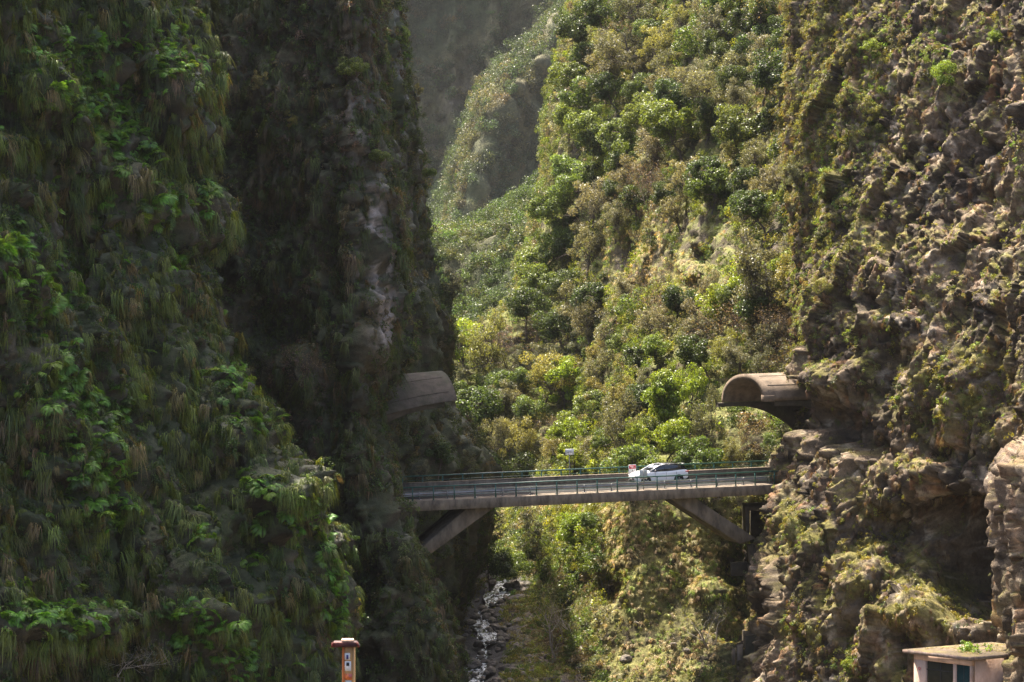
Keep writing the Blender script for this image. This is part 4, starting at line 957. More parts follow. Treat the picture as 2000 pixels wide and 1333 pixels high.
# instanced cover ------------------------------------------------------------
def proto_coll(name, meshes):
    c = bpy.data.collections.new(name)
    for i, me in enumerate(meshes):
        o_ = bpy.data.objects.new(name + "_%02d" % i, me); c.objects.link(o_)
    return c
def gn_cover(name, P, rot, scale, tint, idx, coll, label):
    me = mesh_np(name, P, [np.zeros((0, 3), int)] if False else [np.array([[0, 1, 2]])], {'rot': rot, 'isc': scale, 'tint': tint})
    a = me.attributes.new('idx', 'INT', 'POINT'); a.data.foreach_set("value", idx.astype(np.int32))
    o_ = link(name, me); tag(o_, label, "ground cover", None, 'stuff')
    g = bpy.data.node_groups.new(name, 'GeometryNodeTree')
    g.interface.new_socket("Geometry", in_out='INPUT', socket_type='NodeSocketGeometry'); g.interface.new_socket("Geometry", in_out='OUTPUT', socket_type='NodeSocketGeometry')
    N = g.nodes; L = g.links; gi_ = N.new("NodeGroupInput"); go = N.new("NodeGroupOutput")
    ci = N.new("GeometryNodeCollectionInfo"); ci.inputs["Collection"].default_value = coll; ci.inputs["Separate Children"].default_value = True; ci.inputs["Reset Children"].default_value = True
    mp_ = N.new("GeometryNodeMeshToPoints"); ip = N.new("GeometryNodeInstanceOnPoints"); ip.inputs["Pick Instance"].default_value = True
    def na(nm, typ):
        x = N.new("GeometryNodeInputNamedAttribute"); x.data_type = typ; x.inputs["Name"].default_value = nm; return [s for s in x.outputs if s.enabled and s.name == "Attribute"][0]
    er = N.new("FunctionNodeEulerToRotation"); L.new(na('rot', 'FLOAT_VECTOR'), er.inputs[0])
    L.new(gi_.outputs[0], mp_.inputs[0]); L.new(mp_.outputs[0], ip.inputs["Points"]); L.new(ci.outputs[0], ip.inputs["Instance"])
    L.new(na('idx', 'INT'), ip.inputs["Instance Index"]); L.new(er.outputs[0], ip.inputs["Rotation"]); L.new(na('isc', 'FLOAT'), ip.inputs["Scale"])
    L.new(ip.outputs[0], go.inputs[0])
    md = o_.modifiers.new("scatter", 'NODES'); md.node_group = g; return o_
def cover(name, surf, N, dens, coll, tints, smin, smax, mode, label, seed, push=0.05, tvar=.28, az_j=.9, seen=True):
    """N plants over a terrain surface with density dens(px,py,P,n); tints: list of (colour, weight fn)"""
    S = SURF[surf]; rng = np.random.default_rng(seed); P, n, px, py = S['P'], S['n'], S['px'], S['py']
    w = S['A'] * np.clip(dens(px, py, P, n), 0, None)
    if seen: w = w * ((px > -70) & (px < 2070) & (py > -70) & (py < 1400))
    idx = rng.choice(len(P), N, p=w / w.sum()); Q = P[idx] + rng.normal(size=(N, 3)) * .08; nn = n[idx]; qx, qy = px[idx], py[idx]
    Q = Q + nn * push
    azm = np.arctan2(nn[:, 1], nn[:, 0]) + rng.normal(size=N) * az_j
    if mode == 'hang': j_ = .45 if 'fern' in name else .13; rot = np.stack([rng.normal(size=N) * j_, rng.normal(size=N) * j_, azm], -1)
    else:
        tilt = np.arccos(np.clip(nn[:, 2], -1, 1)) * .65 * rng.uniform(.6, 1.1, N); rot = np.stack([rng.normal(size=N) * .3, tilt, azm], -1)
    sc = rng.uniform(smin, smax, N) * rng.uniform(.75, 1.1, N)
    W = np.stack([np.clip(wf(qx, qy, Q, nn), 0.0001, None) for c, wf in tints], -1); W = W ** 1.5; W /= W.sum(1)[:, None]
    ch = (rng.uniform(size=(N, 1)) > np.cumsum(W, 1)).sum(1).clip(0, len(tints) - 1)
    T = np.array([c for c, wf in tints])[ch] * rng.uniform(1 - tvar, 1 + tvar, (N, 1)) * (1 + rng.normal(size=(N, 3)) * .06)
    if name == 'mountain_scrub': sc = sc * np.clip(Q[:, 1] / 1050, .3, 1)
    k = len(coll.objects); return gn_cover(name, Q, rot, sc, np.clip(T, .005, .9), rng.integers(0, k, N), coll, label)
def K(v): return lambda x, y, P, n: np.full(len(x), v)
def NZ(s, seed, lo=-.2, hi=.3): return lambda x, y, P, n: sstep(lo, hi, fbm(P, s, 3, seed))
def BL(L): return lambda x, y, P, n: blobs(x, y, L)

shrubs = proto_coll("leafy_clump", [clump("clump_%d" % i, 20 + i, 230, .75, .15, M['leaf_i']) for i in range(4)])
fines = proto_coll("small_plant", [clump("plant_%d" % i, 30 + i, 70, .36, .10, M['leaf_i'], 3) for i in range(4)])
ferns_p = proto_coll("fern_clump", [fern("fern_%d" % i, 40 + i, 13, .85, M['leaf_i']) for i in range(4)])
tufts_p = proto_coll("grass_tuft", [tuft("tuft_%d" % i, 50 + i, 52, .8, 1.0, 1.0, M['grass_i']) for i in range(4)])
dry_p = proto_coll("dry_tuft", [tuft("dry_%d" % i, 55 + i, 36, .5, 1.6, .55, M['grass_i'], .012, 1.8) for i in range(3)])
farb = proto_coll("distant_bush", [clump("far_%d" % i, 60 + i, 420, 1.0, .15, M['leaf_i'], 5, .9) for i in range(4)])
def twig_proto(seed, H):
    t_, _ = make_bare(seed, H, 3, 4, 0, spread=1.6, stems=4, rad=.030); t_.materials.clear(); t_.materials.append(M['grass_i']); return t_
twigs_p = proto_coll("twig_bush", [twig_proto(70 + i, 1.1) for i in range(3)])

FERN_A = [(150, 90, 110, 50), (180, 190, 120, 40), (235, 255, 60, 50), (330, 110, 50, 60), (285, 290, 30, 30), (255, 400, 50, 36), (315, 400, 45, 40), (30, 480, 45, 60), (90, 570, 60, 55), (60, 620, 50, 40), (120, 745, 50, 60),
          (190, 790, 90, 45), (160, 865, 80, 45), (185, 925, 70, 35), (200, 985, 70, 40), (230, 1020, 40, 24), (110, 1205, 110, 36), (30, 1200, 60, 40), (335, 1190, 40, 28), (390, 1210, 50, 36), (375, 1250, 50, 30), (470, 1275, 45, 40), (510, 945, 26, 40), (540, 960, 30, 30),
          (595, 1000, 40, 36), (625, 1060, 22, 50), (648, 1130, 18, 60), (658, 1200, 16, 60), (490, 820, 40, 26), (455, 740, 30, 40), (500, 1080, 18, 16), (385, 1045, 26, 16), (440, 1240, 30, 40), (480, 1290, 40, 40), (400, 380, 20, 30), (345, 520, 20, 30), (230, 330, 20, 20)]
GREEN = (.11, .235, .028); OLIVE = (.075, .085, .022); DRY = (.17, .125, .065); DEEP = (.045, .085, .018)
barrock_A = [(250, 470, 60, 40), (190, 460, 40, 30), (250, 110, 24, 30), (480, 1090, 60, 60), (560, 1060, 40, 50), (430, 380, 20, 40), (300, 690, 20, 20)]
cover("hanging_grass", 'cliff_left', 11500, lambda x, y, P, n: (.25 + sstep(-.35, .25, fbm(P, 1.8, 3, 901))) * (1 - .93 * blobs(x, y, barrock_A)) * (1 - .7 * blobs(x, y, FERN_A)), tufts_p,
      [((.12, .15, .026), K(1.1)), ((.07, .10, .02), NZ(2.5, 903)), ((.17, .14, .05), NZ(2.0, 905)), (DRY, lambda x, y, P, n: 1.2 * blobs(x, y, [(20, 700, 50, 130), (60, 900, 60, 80), (300, 170, 50, 60), (130, 1280, 120, 40), (220, 80, 30, 30), (640, 1230, 30, 60)]))], .6, 1.7, 'hang', "long green and brown grass hanging in tufts down the shaded left cliff", 1)
cover("fern_cover", 'cliff_left', 4200, lambda x, y, P, n: blobs(x, y, FERN_A) ** 1.8 + .006, ferns_p, [(GREEN, K(1)), ((.16, .27, .035), NZ(1.5, 911)), (DEEP, NZ(1.2, 913, -.1, .4))], .45, 1.0, 'hang', "bright green ferns spreading in cascades over the shaded left cliff", 2, .12)
cover("cliff_herbs", 'cliff_left', 15000, lambda x, y, P, n: .25 + sstep(-.1, .4, fbm(P, 1.2, 3, 921)) - .2 * blobs(x, y, barrock_A), fines, [(DEEP, K(1)), (OLIVE, NZ(1.4, 923)), ((.06, .10, .02), NZ(1.0, 925, 0, .5))], .5, 1.3, 'clump', "small dark leafy plants dotted over the shaded left cliff", 3)
BROWN_B = [(620, 110, 130, 120), (700, 60, 60, 80), (690, 240, 70, 80, .7), (545, 250, 40, 70, .8), (600, 880, 36, 110), (585, 720, 60, 50), (560, 790, 60, 50), (620, 960, 26, 60), (570, 560, 60, 60, .5)]
ROCK_B = [(728, 420, 34, 90), (745, 530, 28, 90), (755, 620, 24, 80), (700, 690, 60, 60), (460, 520, 26, 26), (430, 380, 40, 60, .7), (720, 1250, 50, 30), (760, 1010, 45, 30), (690, 1000, 60, 40, .7), (640, 790, 30, 50, .5), (440, 450, 30, 60, .6)]
cover("wall_herbs", 'gorge_wall_left', 14000, lambda x, y, P, n: (.35 + sstep(-.3, .3, fbm(P, 1.6, 3, 931))) * (1 - .93 * blobs(x, y, ROCK_B)), fines, [((.065, .095, .025), K(1)), ((.11, .095, .045), NZ(2.2, 933)), ((.08, .14, .03), NZ(1.2, 935, 0, .45)), ((.12, .08, .06), BL(BROWN_B))], .6, 1.7, 'clump', "small leafy plants and moss over the dark cliff behind the near left cliff", 4)
cover("wall_grass", 'gorge_wall_left', 4200, lambda x, y, P, n: sstep(-.2, .3, fbm(P, 2.4, 3, 941)) * (1 - .95 * blobs(x, y, ROCK_B)), tufts_p, [((.075, .095, .024), K(1)), ((.14, .105, .05), NZ(2, 943))], .8, 1.8, 'hang', "hanging grass on the dark cliff at the left end of the bridge", 5)
cover("twig_scrub", 'gorge_wall_left', 620, lambda x, y, P, n: blobs(x, y, BROWN_B) ** 1.3 + .01, twigs_p, [((.17, .115, .085), K(1)), ((.24, .17, .14), NZ(1.5, 951))], .7, 1.5, 'clump', "brown leafless scrub clinging to the dark left cliff", 6)
cover("ledge_scrub", 'cliff_left', 110, lambda x, y, P, n: blobs(x, y, [(130, 1290, 160, 30), (370, 50, 30, 50), (400, 150, 20, 40), (560, 870, 30, 90)]) + .004, twigs_p, [((.16, .12, .09), K(1)), ((.22, .17, .13), NZ(1.5, 951))], .6, 1.3, 'clump', "brown leafless scrub on the near left cliff", 7)
cover("recess_cover", 'gorge_wall_behind', 3600, lambda x, y, P, n: .35 + sstep(-.3, .3, fbm(P, 2.0, 3, 961)), shrubs, [((.060, .080, .024), K(1)), ((.11, .09, .04), NZ(2.2, 963)), ((.07, .13, .026), NZ(1.6, 965, .1, .5))], .45, 1.1, 'clump', "dark shrubs and moss covering the recessed cliff behind the left canopy", 8)

# sunlit hillside
ROCK_D = [(1230, 510, 80, 50), (1380, 470, 90, 60), (1510, 490, 50, 50), (1290, 440, 60, 40, .8), (1330, 530, 60, 40), (1420, 1090, 36, 55), (1190, 1140, 30, 45), (1450, 1180, 30, 40), (1430, 1245, 40, 22), (1530, 20, 30, 30), (1540, 250, 30, 60, .6)]
Gs = (.14, .15, .08); Ys = (.20, .24, .03); Ds = (.055, .085, .022); Ms = (.10, .15, .03); Bs = (.17, .135, .09); OL = (.19, .19, .05)
YEL = [(1290, 900, 120, 40), (1240, 560, 60, 60), (1400, 430, 60, 60, .7), (1130, 560, 40, 70), (1180, 120, 40, 100, .7), (1310, 700, 40, 50), (1100, 760, 50, 40), (1130, 1010, 40, 60), (1450, 1000, 60, 40), (1590, 500, 30, 120, .8), (1500, 300, 60, 90, .7), (1560, 400, 50, 80, .8), (1380, 880, 80, 30), (1190, 330, 40, 60, .5)]
up_d = lambda x, y, P, n: (1 - .88 * blobs(x, y, ROCK_D)) * (1 - .75 * blobs(x, y, STRAW))
cover("hillside_scrub", 'hillside', 10500, lambda x, y, P, n: (.3 + sstep(-.35, .2, fbm(P, 2.2, 3, 1001))) * up_d(x, y, P, n) * np.where(y > 930, np.where((x < 1190) & (y > 1000), 2.2, .14), 1), shrubs,
      [(Gs, NZ(4, 1003, -.3, .3)), (Ms, NZ(3, 1005, -.2, .3)), (Ds, lambda x, y, P, n: .5 * NZ(3, 1007)(x, y, P, n)), (Ys, lambda x, y, P, n: .25 * NZ(2, 1009)(x, y, P, n) + 1.5 * blobs(x, y, YEL)), (Bs, lambda x, y, P, n: .9 * blobs(x, y, [(1570, 170, 50, 80), (1470, 860, 60, 40), (1540, 660, 50, 60), (1240, 340, 50, 60, .8), (1290, 480, 80, 60, .7), (1250, 380, 80, 60, .7), (1100, 1270, 100, 50), (1300, 1290, 150, 40)]) + .05)], .6, 1.45, 'clump', "mixed green scrub covering the sunlit hillside", 11, .25)
cover("hillside_herbs", 'hillside', 12000, lambda x, y, P, n: (.25 + sstep(-.3, .3, fbm(P, 1.3, 3, 1011))) * (1 - .55 * blobs(x, y, ROCK_D)) * np.where(y > 930, 2.6, .8) * np.where(blobs(x, y, STRAW) > .4, .6, 1), fines,
      [(OL, K(.7)), ((.20, .25, .05), NZ(1.5, 1013, -.3, .2)), (Ds, lambda x, y, P, n: .5 * NZ(2, 1015)(x, y, P, n)), (Ys, BL(YEL)), (Bs, lambda x, y, P, n: .06 + .6 * blobs(x, y, [(1300, 1300, 200, 50), (1100, 1290, 120, 60), (1400, 1300, 60, 40)]))], .5, 1.4, 'clump', "low herbs and moss on the sunlit banks below and above the bridge", 12)
cover("straw_grass", 'hillside', 17000, lambda x, y, P, n: blobs(x, y, STRAW) + .03 + .5 * (y > 940) * sstep(-.2, .3, fbm(P, 1.6, 3, 1021)), dry_p, [((.46, .37, .19), K(1)), ((.33, .35, .10), NZ(1.3, 1023, -.3, .2)), ((.22, .30, .05), NZ(1.5, 1025, -.1, .3))], .6, 1.3, 'hang', "straw coloured dry grass on the mossy slope under the bridge", 13)
cover("bank_twigs", 'hillside', 700, lambda x, y, P, n: blobs(x, y, [(1250, 1160, 80, 60), (1390, 1290, 70, 40), (1040, 1070, 60, 60), (1090, 1200, 80, 60), (1470, 860, 60, 50), (1545, 640, 40, 60), (1250, 360, 60, 60), (1590, 180, 30, 100), (1540, 150, 50, 80), (1130, 1270, 140, 40)]) + .02, twigs_p, [((.24, .18, .13), K(1)), ((.15, .10, .07), NZ(1.5, 1029))], .6, 1.4, 'clump', "leafless brown undergrowth on the sunlit banks", 14, .1)
cover("valley_floor_cover", 'ground', 5200, lambda x, y, P, n: (np.abs(P[:, 0] - riv_x(P[:, 1])) > 1.9) * (P[:, 1] < 300) * (.2 + sstep(-.2, .3, fbm(P, 2, 3, 1031))), fines, [(OL, K(.6)), (Bs, K(.5)), (Ms, NZ(2, 1033)), ((.2, .19, .04), NZ(1.5, 1035))], .5, 1.6, 'clump', "low plants beside the stream on the valley floor", 15)
cover("bank_shrubs", 'ground', 900, lambda x, y, P, n: (x > 985) * (x < 1210) * (y > 1080) * (P[:, 0] - riv_x(P[:, 1]) > 1.7) * (.4 + sstep(-.2, .2, fbm(P, 2, 3, 1039))), shrubs, [(Ms, K(.7)), (OL, K(.8)), (Ys, NZ(2, 1037)), (Bs, K(.25))], .35, .9, 'clump', "green bushes on the right bank of the stream", 18)
# far mountain
cover("mountain_scrub", 'mountain', 7000, lambda x, y, P, n: .3 + sstep(-.35, .25, fbm(P, 25, 3, 1041)), farb, [((.055, .085, .038), K(1)), ((.10, .10, .05), NZ(30, 1043)), ((.06, .11, .025), lambda x, y, P, n: sstep(300, 700, y) + .1), ((.09, .10, .05), NZ(12, 1045, 0, .4))], 2.0, 5.0, 'clump', "hazy green scrub on the distant mountain side", 16, .3)
cover("spur_scrub", 'wooded_spur', 2400, lambda x, y, P, n: .5 + sstep(-.35, .25, fbm(P, 10, 3, 1045)), farb, [((.06, .095, .032), K(1)), ((.09, .10, .04), NZ(12, 1047)), ((.08, .14, .03), NZ(9, 1049, 0, .4))], 1.2, 2.6, 'clump', "shaded green woodland on the spur at the foot of the far mountain", 17, .3)
# right cliff
NOE = [(1640, 850, 90, 50), (1915, 1080, 85, 110), (1690, 590, 40, 30), (1905, 1110, 90, 120), (1500, 1200, 40, 150), (1850, 950, 80, 50, .8)]
GE = [(1830, 120, 36, 70, 1.3), (1700, 100, 34, 40), (1690, 200, 46, 50), (1740, 60, 40, 30), (1935, 60, 26, 40), (1870, 760, 90, 60, .8), (1550, 1220, 36, 50), (1650, 1300, 30, 40, 1.2), (1600, 300, 60, 200, .8), (1555, 600, 40, 80, .8), (1590, 680, 30, 60), (1560, 1030, 40, 40), (1700, 660, 70, 24, .6), (1990, 300, 20, 40, .6), (1680, 280, 40, 60, .7), (1810, 570, 60, 30, .4), (1640, 470, 60, 30, .5)]
cover("cliff_plants", 'cliff_right', 21000, lambda x, y, P, n: (.05 + .9 * sstep(1800, 1600, x) * sstep(800, 350, y) + blobs(x, y, GE) * 1.1 + .18 * sstep(0, .5, n[:, 2]) + .28 * sstep(.05, .45, fbm(P, 1.6, 3, 1051)) + .5 * blobs(x, y, MOSS_E)) * (1 - .93 * blobs(x, y, NOE)), fines,
      [((.20, .22, .05), K(.6)), ((.16, .24, .04), BL(GE)), ((.20, .185, .03), lambda x, y, P, n: .2 + 1.2 * blobs(x, y, MOSS_E)), (Ds, lambda x, y, P, n: .35 * NZ(1.5, 1055)(x, y, P, n)), ((.17, .12, .08), lambda x, y, P, n: .3 * NZ(2, 1057)(x, y, P, n)), (Gs, lambda x, y, P, n: .6 * sstep(1640, 1540, x))], .3, 1.15, 'clump', "small yellow-green plants and moss on the sunlit right cliff", 21, .03)
cover("cliff_dry_strands", 'cliff_right', 6500, lambda x, y, P, n: (.12 + sstep(-.05, .4, fbm(P, (1.2, 1.2, 4), 3, 1061)) + .8 * blobs(x, y, [(1830, 850, 130, 50), (1700, 120, 120, 150, .7), (1560, 200, 60, 200, .6), (1800, 1200, 90, 40), (1640, 540, 60, 60, .6)])) * (1 - .9 * blobs(x, y, NOE)), tufts_p,
      [((.16, .105, .065), K(1)), ((.26, .19, .11), NZ(1.4, 1063)), ((.15, .15, .04), lambda x, y, P, n: blobs(x, y, MOSS_E) + .1)], .35, .85, 'hang', "brown dry strands of grass hanging on the right cliff", 22, .02)
cover("cliff_edge_scrub", 'cliff_right', 420, lambda x, y, P, n: blobs(x, y, [(1580, 150, 60, 160), (1760, 700, 60, 30), (1690, 160, 60, 120), (1960, 760, 40, 40, .6)]) + .015, twigs_p, [((.22, .15, .10), K(1)), ((.30, .24, .18), NZ(1.4, 1069))], .5, 1.2, 'clump', "brown leafless scrub on the right cliff", 23, .05)
cover("edge_shrubs", 'cliff_right', 750, lambda x, y, P, n: sstep(1680, 1560, x) * sstep(780, 350, y) * (.3 + sstep(-.2, .3, fbm(P, 2, 3, 1071))) + blobs(x, y, GE[:5]) * .8 + .5 * blobs(x, y, [(1885, 740, 60, 34)]), shrubs, [(Gs, K(1)), (OL, K(.7)), ((.15, .21, .035), BL(GE[:5] + [(1560, 500, 60, 200, .5)])), (Bs, K(.25))], .4, .9, 'clump', "leafy shrubs rooted along the left edge of the right cliff", 24, .1)
cover("outcrop_plants", 'rock_outcrop', 240, lambda x, y, P, n: .05 + sstep(.1, .7, n[:, 2]) + sstep(0, .4, fbm(P, 1, 3, 1081)), fines, [((.15, .17, .04), K(1)), (OL, K(.6))], .25, .6, 'clump', "tiny plants on the rock outcrop at the right border", 25, .02)

# ============================================================ single trees and shrubs
def pick(px, py, names=('hillside', 'ground'), r=5.0):
    best = None
    for nm in names:
        S = SURF[nm]; m_ = (np.abs(S['px'] - px) < r) & (np.abs(S['py'] - py) < r)
        if m_.any():
            q = S['P'][m_]; q = q[np.argmin(q[:, 1])]
            if best is None or q[1] < best[1]: best = q
    return best if best is not None else (pick(px, py, names, r * 2) if r < 60 else None)
TREES = {}
for kd, ps in {'dense': [(101, 5.6, 2.5, 6500, .20), (102, 6.2, 2.3, 6500, .20), (103, 5.0, 2.6, 6500, .20)], 'airy': [(111, 6.0, 2.6, 6000, .16), (112, 5.4, 2.4, 6000, .16), (113, 6.4, 2.7, 6000, .16)],
               'broad': [(121, 6.4, 2.1, 4200, .21), (122, 5.4, 2.3, 4200, .21)]}.items():
    TREES[kd] = [make_tree(s_, H, R_, n_, z_, kd) for s_, H, R_, n_, z_ in ps]
TREES['bare'] = [make_bare(131, 5.0, 4, 3, 900, .11, .9, 'palebark', 2, .07), make_bare(132, 4.6, 4, 3, 700, .11, 1.2, 'palebark', 3, .06)]
TREES['twig'] = [make_bare(141, 4.0, 4, 4, 1600, .10, 1.1, 'bark', 4, .045), make_bare(142, 3.6, 4, 4, 1600, .10, 1.3, 'bark', 4, .045)]
H0 = {'dense': 5.6, 'airy': 5.9, 'broad': 5.9, 'bare': 5.0, 'twig': 4.2}; R0 = {'dense': 2.75, 'airy': 2.9, 'broad': 2.5, 'bare': 2.6, 'twig': 2.2}
KIND = {'G': ('airy', (.155, .16, .095), "grey-green tree"), 'Y': ('broad', (.20, .27, .03), "bright yellow-green tree"), 'D': ('dense', (.055, .085, .022), "dark green tree"),
        'M': ('dense', (.115, .165, .034), "mid green tree"), 'O': ('airy', (.20, .20, .055), "olive-yellow tree"), 'B': ('twig', (.18, .13, .085), "brown withered tree"), 'S': ('bare', (.19, .20, .05), "nearly leafless pale tree")}
placed = []
def place_tree(px, py, rpx, kd, surf=('hillside', 'ground'), base_py=None, vs=1.0):
    rpx = rpx * (1.22 if 'hillside' in surf else 1.0)
    typ, colr, nm = KIND[kd]; q = None
    base = base_py if base_py else py + rpx * .9
    q = pick(px, base, surf)
    if q is None: return
    sc = rpx * q[1] / F / R0[typ]
    if base_py: vs = max(.6, min(1.7, (base_py - py) / (rpx / R0[typ] * H0[typ] * .62)))
    tm, lm = random.choice(TREES[typ]); rz = random.uniform(0, 6.28)
    root = empty("tree", tuple(q)); root.rotation_euler = (0, 0, rz); root.scale = (sc, sc, sc * vs)
    link("trunk", tm, root)
    if lm:
        c = link("crown", lm, root); j = random.uniform(.8, 1.2); c.color = (colr[0] * j * random.uniform(.9, 1.1), colr[1] * j, colr[2] * j * random.uniform(.85, 1.2), 1)
    root["category"] = "tree"; placed.append((root, px, py, kd, nm, rpx)); return root
FEAT = [(962, 650, 60, 'O', 770), (1040, 640, 26, 'B'), (1110, 600, 56, 'G'), (1190, 640, 52, 'G'), (1092, 415, 46, 'M'), (1062, 480, 42, 'M'), (1110, 490, 40, 'D'), (1058, 548, 38, 'M'), (1105, 560, 36, 'D'), (1145, 160, 44, 'M'), (1108, 235, 38, 'M'),
        (1165, 290, 44, 'D'), (1120, 330, 40, 'M'), (1150, 70, 42, 'D'), (1190, 30, 46, 'D'), (1515, 505, 74, 'G', 640), (1400, 600, 46, 'Y'), (1385, 690, 42, 'D'), (1300, 735, 34, 'Y', 850), (1345, 745, 32, 'Y', 860), (1215, 800, 52, 'G', 915), (1385, 790, 46, 'G', 906),
        (1100, 765, 42, 'Y'), (1140, 800, 40, 'M'), (1255, 640, 40, 'G'), (1300, 625, 40, 'G'), (1300, 860, 44, 'Y'), (985, 760, 42, 'M'), (1010, 850, 46, 'O', 940), (955, 830, 36, 'G', 930), (1180, 725, 42, 'G'), (1240, 700, 40, 'D'), (1450, 700, 38, 'G'), (1525, 640, 40, 'B'),
        (1545, 700, 32, 'B'), (1470, 850, 32, 'B'), (1505, 865, 24, 'M'), (1330, 250, 56, 'M'), (1275, 225, 46, 'M'), (1235, 340, 42, 'G'), (1400, 150, 52, 'G'), (1385, 60, 50, 'G'), (1480, 105, 48, 'G'), (1455, 195, 38, 'G'), (1555, 60, 42, 'G'), (1575, 150, 44, 'B'),
        (1205, 430, 36, 'G'), (1150, 880, 38, 'G'), (1240, 870, 30, 'Y'), (1060, 880, 36, 'O'), (1430, 880, 24, 'O'), (1280, 780, 36, 'D'), (1430, 760, 34, 'D'), (1205, 680, 28, 'M'), (1370, 860, 26, 'B'), (1080, 700, 40, 'G'), (1035, 770, 34, 'O'), (1465, 600, 46, 'G'), (1340, 660, 40, 'G'),
        (1090, 1170, 72, 'S', 1288), (1385, 1185, 50, 'S', 1262), (1125, 1045, 38, 'Y'), (1045, 1045, 46, 'G'), (1015, 1110, 36, 'M'), (900, 1045, 40, 'D', 1110, ), (960, 1075, 40, 'D', 1150), (1165, 1020, 26, 'M'), (1180, 1100, 30, 'S', 1160), (860, 880, 30, 'D', 930), (915, 895, 30, 'G', 940), (820, 905, 26, 'G', 940),
        (900, 540, 28, 'G', 600)]
for t_ in FEAT:
    surf = ('gorge_wall_behind', 'hillside', 'ground') if t_[0] < 925 and t_[1] < 1000 else ('hillside', 'ground')
    place_tree(t_[0], t_[1], t_[2], t_[3], surf, t_[4] if len(t_) > 4 else None)
rs = np.random.default_rng(77); pts = [(f[0], f[1]) for f in FEAT]
tries = 0
while len(placed) < 215 and tries < 6000:
    tries += 1; x = rs.uniform(900, 1620); y = rs.uniform(-40, 925)
    if x < interp(D_edge, y) + 18 or x > interp(E_edge, y) - 12: continue
    if blobs(np.array([x]), np.array([y]), ROCK_D)[0] > .3: continue
    if 1400 < x and 720 < y < 850: continue
    if min((x - a) ** 2 + ((y - b) * 1.1) ** 2 for a, b in pts) < 33 ** 2: continue
    pts.append((x, y)); v = fbm(np.array([[x / 90., y / 90., 3.0]]), 1, 3, 1201)[0] + rs.normal() * .18
    kd = 'D' if v < -.28 else ('G' if v < .05 else ('M' if v < .22 else ('O' if v < .42 else 'Y')))
    if rs.uniform() < .07: kd = 'B'
    if x < 1180 and y < 620: kd = rs.choice(['M', 'M', 'D', 'G'])
    place_tree(x, y, rs.uniform(26, 56), kd)
def place_on(kd, px, py, rpx, surf, base_py=None, name="shrub"):
    r_ = place_tree(px, py, rpx, kd, (surf,), base_py)
    if r_: r_.name = name; r_["category"] = "shrub"; placed.pop()
    return r_
ORD = ["first", "second", "third", "fourth", "fifth", "sixth", "seventh", "eighth", "ninth", "tenth", "eleventh", "twelfth", "thirteenth", "fourteenth", "fifteenth", "sixteenth", "seventeenth", "eighteenth", "nineteenth", "twentieth"]
ZONES = [(-200, 110, "at the top of the sunlit slope"), (110, 240, "high on the sunlit slope"), (240, 380, "above mid slope"), (380, 560, "by the slope's bare rocks"), (560, 660, "just above the wooded hollow"), (660, 740, "level with the canopy roofs"),
         (740, 830, "in the hollow above the road"), (830, 960, "just behind the bridge railing"), (960, 1400, "below the bridge near the stream")]
bk = {}
for r_ in placed:
    z = next(k for k, (a, b, t) in enumerate(ZONES) if a <= r_[2] < b); bk.setdefault((z, r_[3]), []).append(r_)
for (z, kd), L in bk.items():
    L.sort(key=lambda r_: r_[1]); nm = L[0][4]
    for i, r_ in enumerate(L):
        tail = "" if len(L) == 1 else (", leftmost of its kind" if i == 0 else (", rightmost of its kind" if i == len(L) - 1 else ", %s such from the left" % ORD[i]))
        t = ("only " if len(L) == 1 else "") + nm + " " + ZONES[z][2] + tail
        if r_[0].name.startswith("tree"): r_[0]["label"] = t; r_[0]["group"] = "trees on the sunlit slope"
sh = place_on('S', 232, 1265, 95, 'cliff_left', 1345, "bare_tree"); 
if sh: sh["label"] = "bare grey forked tree at the bottom left against the shaded ferns"; sh["category"] = "tree"; [setattr(c, 'color', (.16, .17, .12, 1)) for c in sh.children]
for a in [('B', 600, 700, 44, 'gorge_wall_left', 745, "pale brown withered shrub on the dark left cliff, above the bridge level"), ('B', 540, 720, 30, 'gorge_wall_left', 760, "smaller brown shrub left of the pale withered shrub on the left cliff"), ('B', 600, 900, 40, 'gorge_wall_left', 960, "brown twiggy bush hanging behind the green edge of the near cliff"),
          ('O', 515, 150, 22, 'gorge_wall_left', 185, "sunlit yellow-green shrub high on the left cliff, catching light"), ('O', 560, 225, 26, 'gorge_wall_left', 255, "second sunlit shrub below and right of the highest lit one on the left cliff"), ('M', 700, 130, 40, 'gorge_wall_left', 170, "leafy shrub near the top of the dark left cliff"),
          ('M', 740, 300, 30, 'gorge_wall_left', 330, "leafy shrub above the pale rock rib of the left cliff"), ('M', 785, 60, 30, 'gorge_wall_behind', 100, "shrub on the top skyline of the recessed left cliff"), ('O', 818, 165, 16, 'gorge_wall_behind', 185, "small yellow-green shrub on the skyline of the recessed left cliff"),
          ('M', 845, 350, 20, 'gorge_wall_behind', 370, "green shrub on the edge of the recessed cliff beside the distant mountain"), ('Y', 1832, 130, 34, 'cliff_right', 185, "bright yellow-green shrub high on the right cliff, largest of those there"), ('Y', 1700, 100, 26, 'cliff_right', 135, "bright shrub left of the largest one high on the right cliff"),
          ('O', 1690, 200, 34, 'cliff_right', 245, "olive-yellow shrub below the bright shrubs on the upper right cliff"), ('Y', 1938, 60, 22, 'cliff_right', 90, "bright shrub at the top right of the right cliff"), ('G', 1560, 330, 34, 'cliff_right', 380, "grey-green shrub on the upper left edge of the right cliff"),
          ('O', 1598, 560, 24, 'cliff_right', 600, "olive shrub on the right cliff edge level with the large grey tree"), ('Y', 1650, 1290, 22, 'cliff_right', 1325, "bright green shrub low on the right cliff, left of the hut"), ('B', 1580, 640, 22, 'cliff_right', 680, "brown shrub on the cliff edge above the right canopy")]:
    s_ = place_on(*a[:6]); 
    if s_: s_["label"] = a[6]
